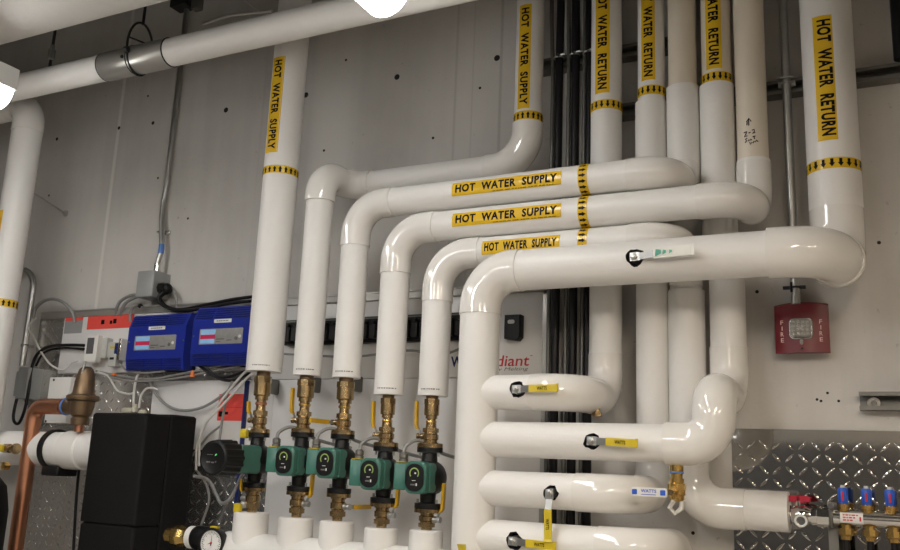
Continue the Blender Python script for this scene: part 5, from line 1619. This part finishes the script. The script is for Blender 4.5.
# dark round vessel at the corner
q = at(9, 540, 0.55)
t = thing('expansion_tank', V((q.x - 0.16, -0.55, 0)), 'dark round tank at the bottom corner behind the copper pipe', 'tank')
mb = MB(); zt5 = at(1, 468, 0.55).z
mb.lathe(V((q.x - 0.290, -0.55, 0)), EZ, [(0.62, 0.03), (0.66, 0.10), (0.74, 0.155), (0.8, 0.165), (zt5 - 0.14, 0.165), (zt5 - 0.06, 0.150), (zt5 - 0.015, 0.11), (zt5 + 0.01, 0.04)], 40); mb.build('shell', 'foamblack', t)
mb = MB(); mb.cyl(V((q.x - 0.290, -0.55, 0)), V((q.x - 0.290, -0.55, 0.64)), 0.03, 16); mb.lathe(V((q.x - 0.290, -0.55, 0)), EZ, [(0, 0.14), (0.02, 0.14)], 24); mb.build('stand', 'blacksteel', t)
cable('cable', 'dark thin tube running down the tread plate beside the foam tank', [at(79, 470, .05), at(77, 490, .05), at(75.5, 512, .05), at(74, 540, .05), at(73, 560, .05)], 0.0055, 'rubber', 'tube')

# ------------------------------------------------------------------ black foam clad separator
dB = 0.345
q0, q1 = at(92.5, 412.5, dB), at(147, 413.5, dB)
xbk = at(197, 414, 0.16).x
t = thing('foam_clad_separator', V(((q0.x + q1.x) / 2, -0.25, 0.0)), 'big black foam clad tank between the copper pipe and the pumps', 'tank')
zs5 = at(120, 525, dB).z
def slab(z0, z1, x0, x1, d0, d1, r=0.010):
    mb = MB()
    mb.prism(rrect(x1 - x0, d1 - d0, r), V(((x0 + x1) / 2, -(d0 + d1) / 2, z0)), EX, EY, z1 - z0, 0.006)
    return mb
slab(zs5 + 0.0015, q0.z, q0.x, q1.x, 0.235, dB).build('upper_shell', 'foamblack', t)
slab(0.95, zs5 - 0.0015, q0.x + 0.002, q1.x - 0.002, 0.235, dB - 0.002).build('lower_shell', 'foamblack', t)
mb = MB(); mb.box((q0.x + 0.01, -dB + 0.012, zs5 - 0.004), (q1.x - 0.01, -0.24, zs5 + 0.004)); mb.build('seam', 'black', t)
slab(0.95, q0.z + 0.004, q0.x + 0.01, q1.x + 0.002, 0.112, 0.234).build('rear_shell', 'foamblack', t)
mb = MB(); mb.cyl(((q0.x + q1.x) / 2, -0.20, 0.0), ((q0.x + q1.x) / 2, -0.20, 0.96), 0.04, 20); mb.build('foot_pipe', 'jacket', t)

# gauge and brass union between separator and the white manifold
dG = 0.27
zg = at(190, 537, dG).z
xa = at(175, 537, dG).x
t = thing('brass_union', V((xa, -dG, zg)), 'brass union and black collar joining the foam tank to the white manifold', 'fitting')
mb = MB(); mb.lathe(V((xa - 0.03, -dG, zg)), EX, [(0, 0.022), (0.030, 0.022), (0.031, 0.031), (0.052, 0.033), (0.060, 0.033), (0.070, 0.028), (0.085, 0.027), (0.110, 0.027)], 8); mb.build('hex_nut', 'brass_bright', t)
mb = MB(); mb.lathe(V((xa + 0.062, -dG, zg)), EX, [(0, 0.030), (0.004, 0.034), (0.022, 0.034), (0.026, 0.031)], 28); mb.build('white_ring', 'whitebox', t)
mb = MB(); mb.lathe(V((xa + 0.086, -dG, zg)), EX, [(0, 0.033), (0.006, 0.037), (0.050, 0.037), (0.08, 0.034)], 28); mb.build('collar', 'black', t)
cg = at(211, 543, 0.335)
t = thing('pressure_gauge', cg, 'round white faced gauge on the black collar at the bottom of the frame', 'gauge')
n_ = V((0.12, -1, 0.02)).normalized()
e1 = n_.cross(EZ).normalized() * -1
mb = MB(); mb.lathe(cg - n_ * 0.028, n_, [(0, 0.036), (0.004, 0.043), (0.026, 0.0445), (0.032, 0.044), (0.0325, 0.0375), (0.026, 0.037)], 40); mb.build('case', 'black', t)
mb = MB(); mb.lathe(cg - n_ * 0.004, n_, [(0, 0.0372), (0.0035, 0.0372)], 40); fc = mb.build('dial', 'gaugeface', t)
e2 = e1.cross(n_) * -1
if e2.z < 0: e2 = -e2
mb = MB()
for k in range(28):
    a = math.radians(-45 + 270 * k / 27)
    r0 = 0.028 if k % 3 else 0.0245
    o_ = cg + n_ * 0.0001
    dr = e1 * math.cos(a) + e2 * math.sin(a)
    tn = (e2 * math.cos(a) - e1 * math.sin(a)) * 0.0007
    mb.add([o_ + dr * r0 - tn, o_ + dr * r0 + tn, o_ + dr * 0.033 + tn, o_ + dr * 0.033 - tn], [(0, 1, 2, 3)])
mb.build('scale_marks', 'ink', fc, fixn=False)
def needle(a, L, w, material, name, lift):
    mb = MB(); o_ = cg + n_ * (0.0008 + lift); a = math.radians(a)
    dr = e1 * math.cos(a) + e2 * math.sin(a); tn = (e2 * math.cos(a) - e1 * math.sin(a)) * w
    mb.add([o_ - dr * L * 0.3 - tn, o_ - dr * L * 0.3 + tn, o_ + dr * L, ], [(0, 1, 2)])
    mb.lathe(o_, n_, [(0, 0.003), (0.001, 0.003)], 12)
    mb.build(name, material, fc, fixn=False)
needle(88, 0.027, 0.0016, 'ink', 'needle', 0.0)
needle(200, 0.014, 0.0022, 'redp', 'set_needle', 0.0012)
mb = MB(); q = cg + e2 * 0.0445 - n_ * 0.012; mb.box(q + V((-0.012, -0.008, -0.002)), q + V((0.014, 0.006, 0.004))); mb.build('yellow_mark', 'ygrip', t)
cable('cable', 'grey looped cable hanging behind the stub of the black headed pump', [at(194, 476, .20), at(208, 480, .14), at(216, 494, .12), at(221, 503, .12), at(229, 500, .12), at(236, 488, .11), at(243, 474, .14), at(257, 462, .262)], 0.0055, 'gcable', 'cable')
cable('cable', 'clear loose tubing in front of the tread plate below the black headed pump', [at(196, 470, .06), at(206, 484, .06), at(209, 500, .06), at(203, 520, .06), at(195, 540, .06)], 0.004, 'gcable', 'tube')
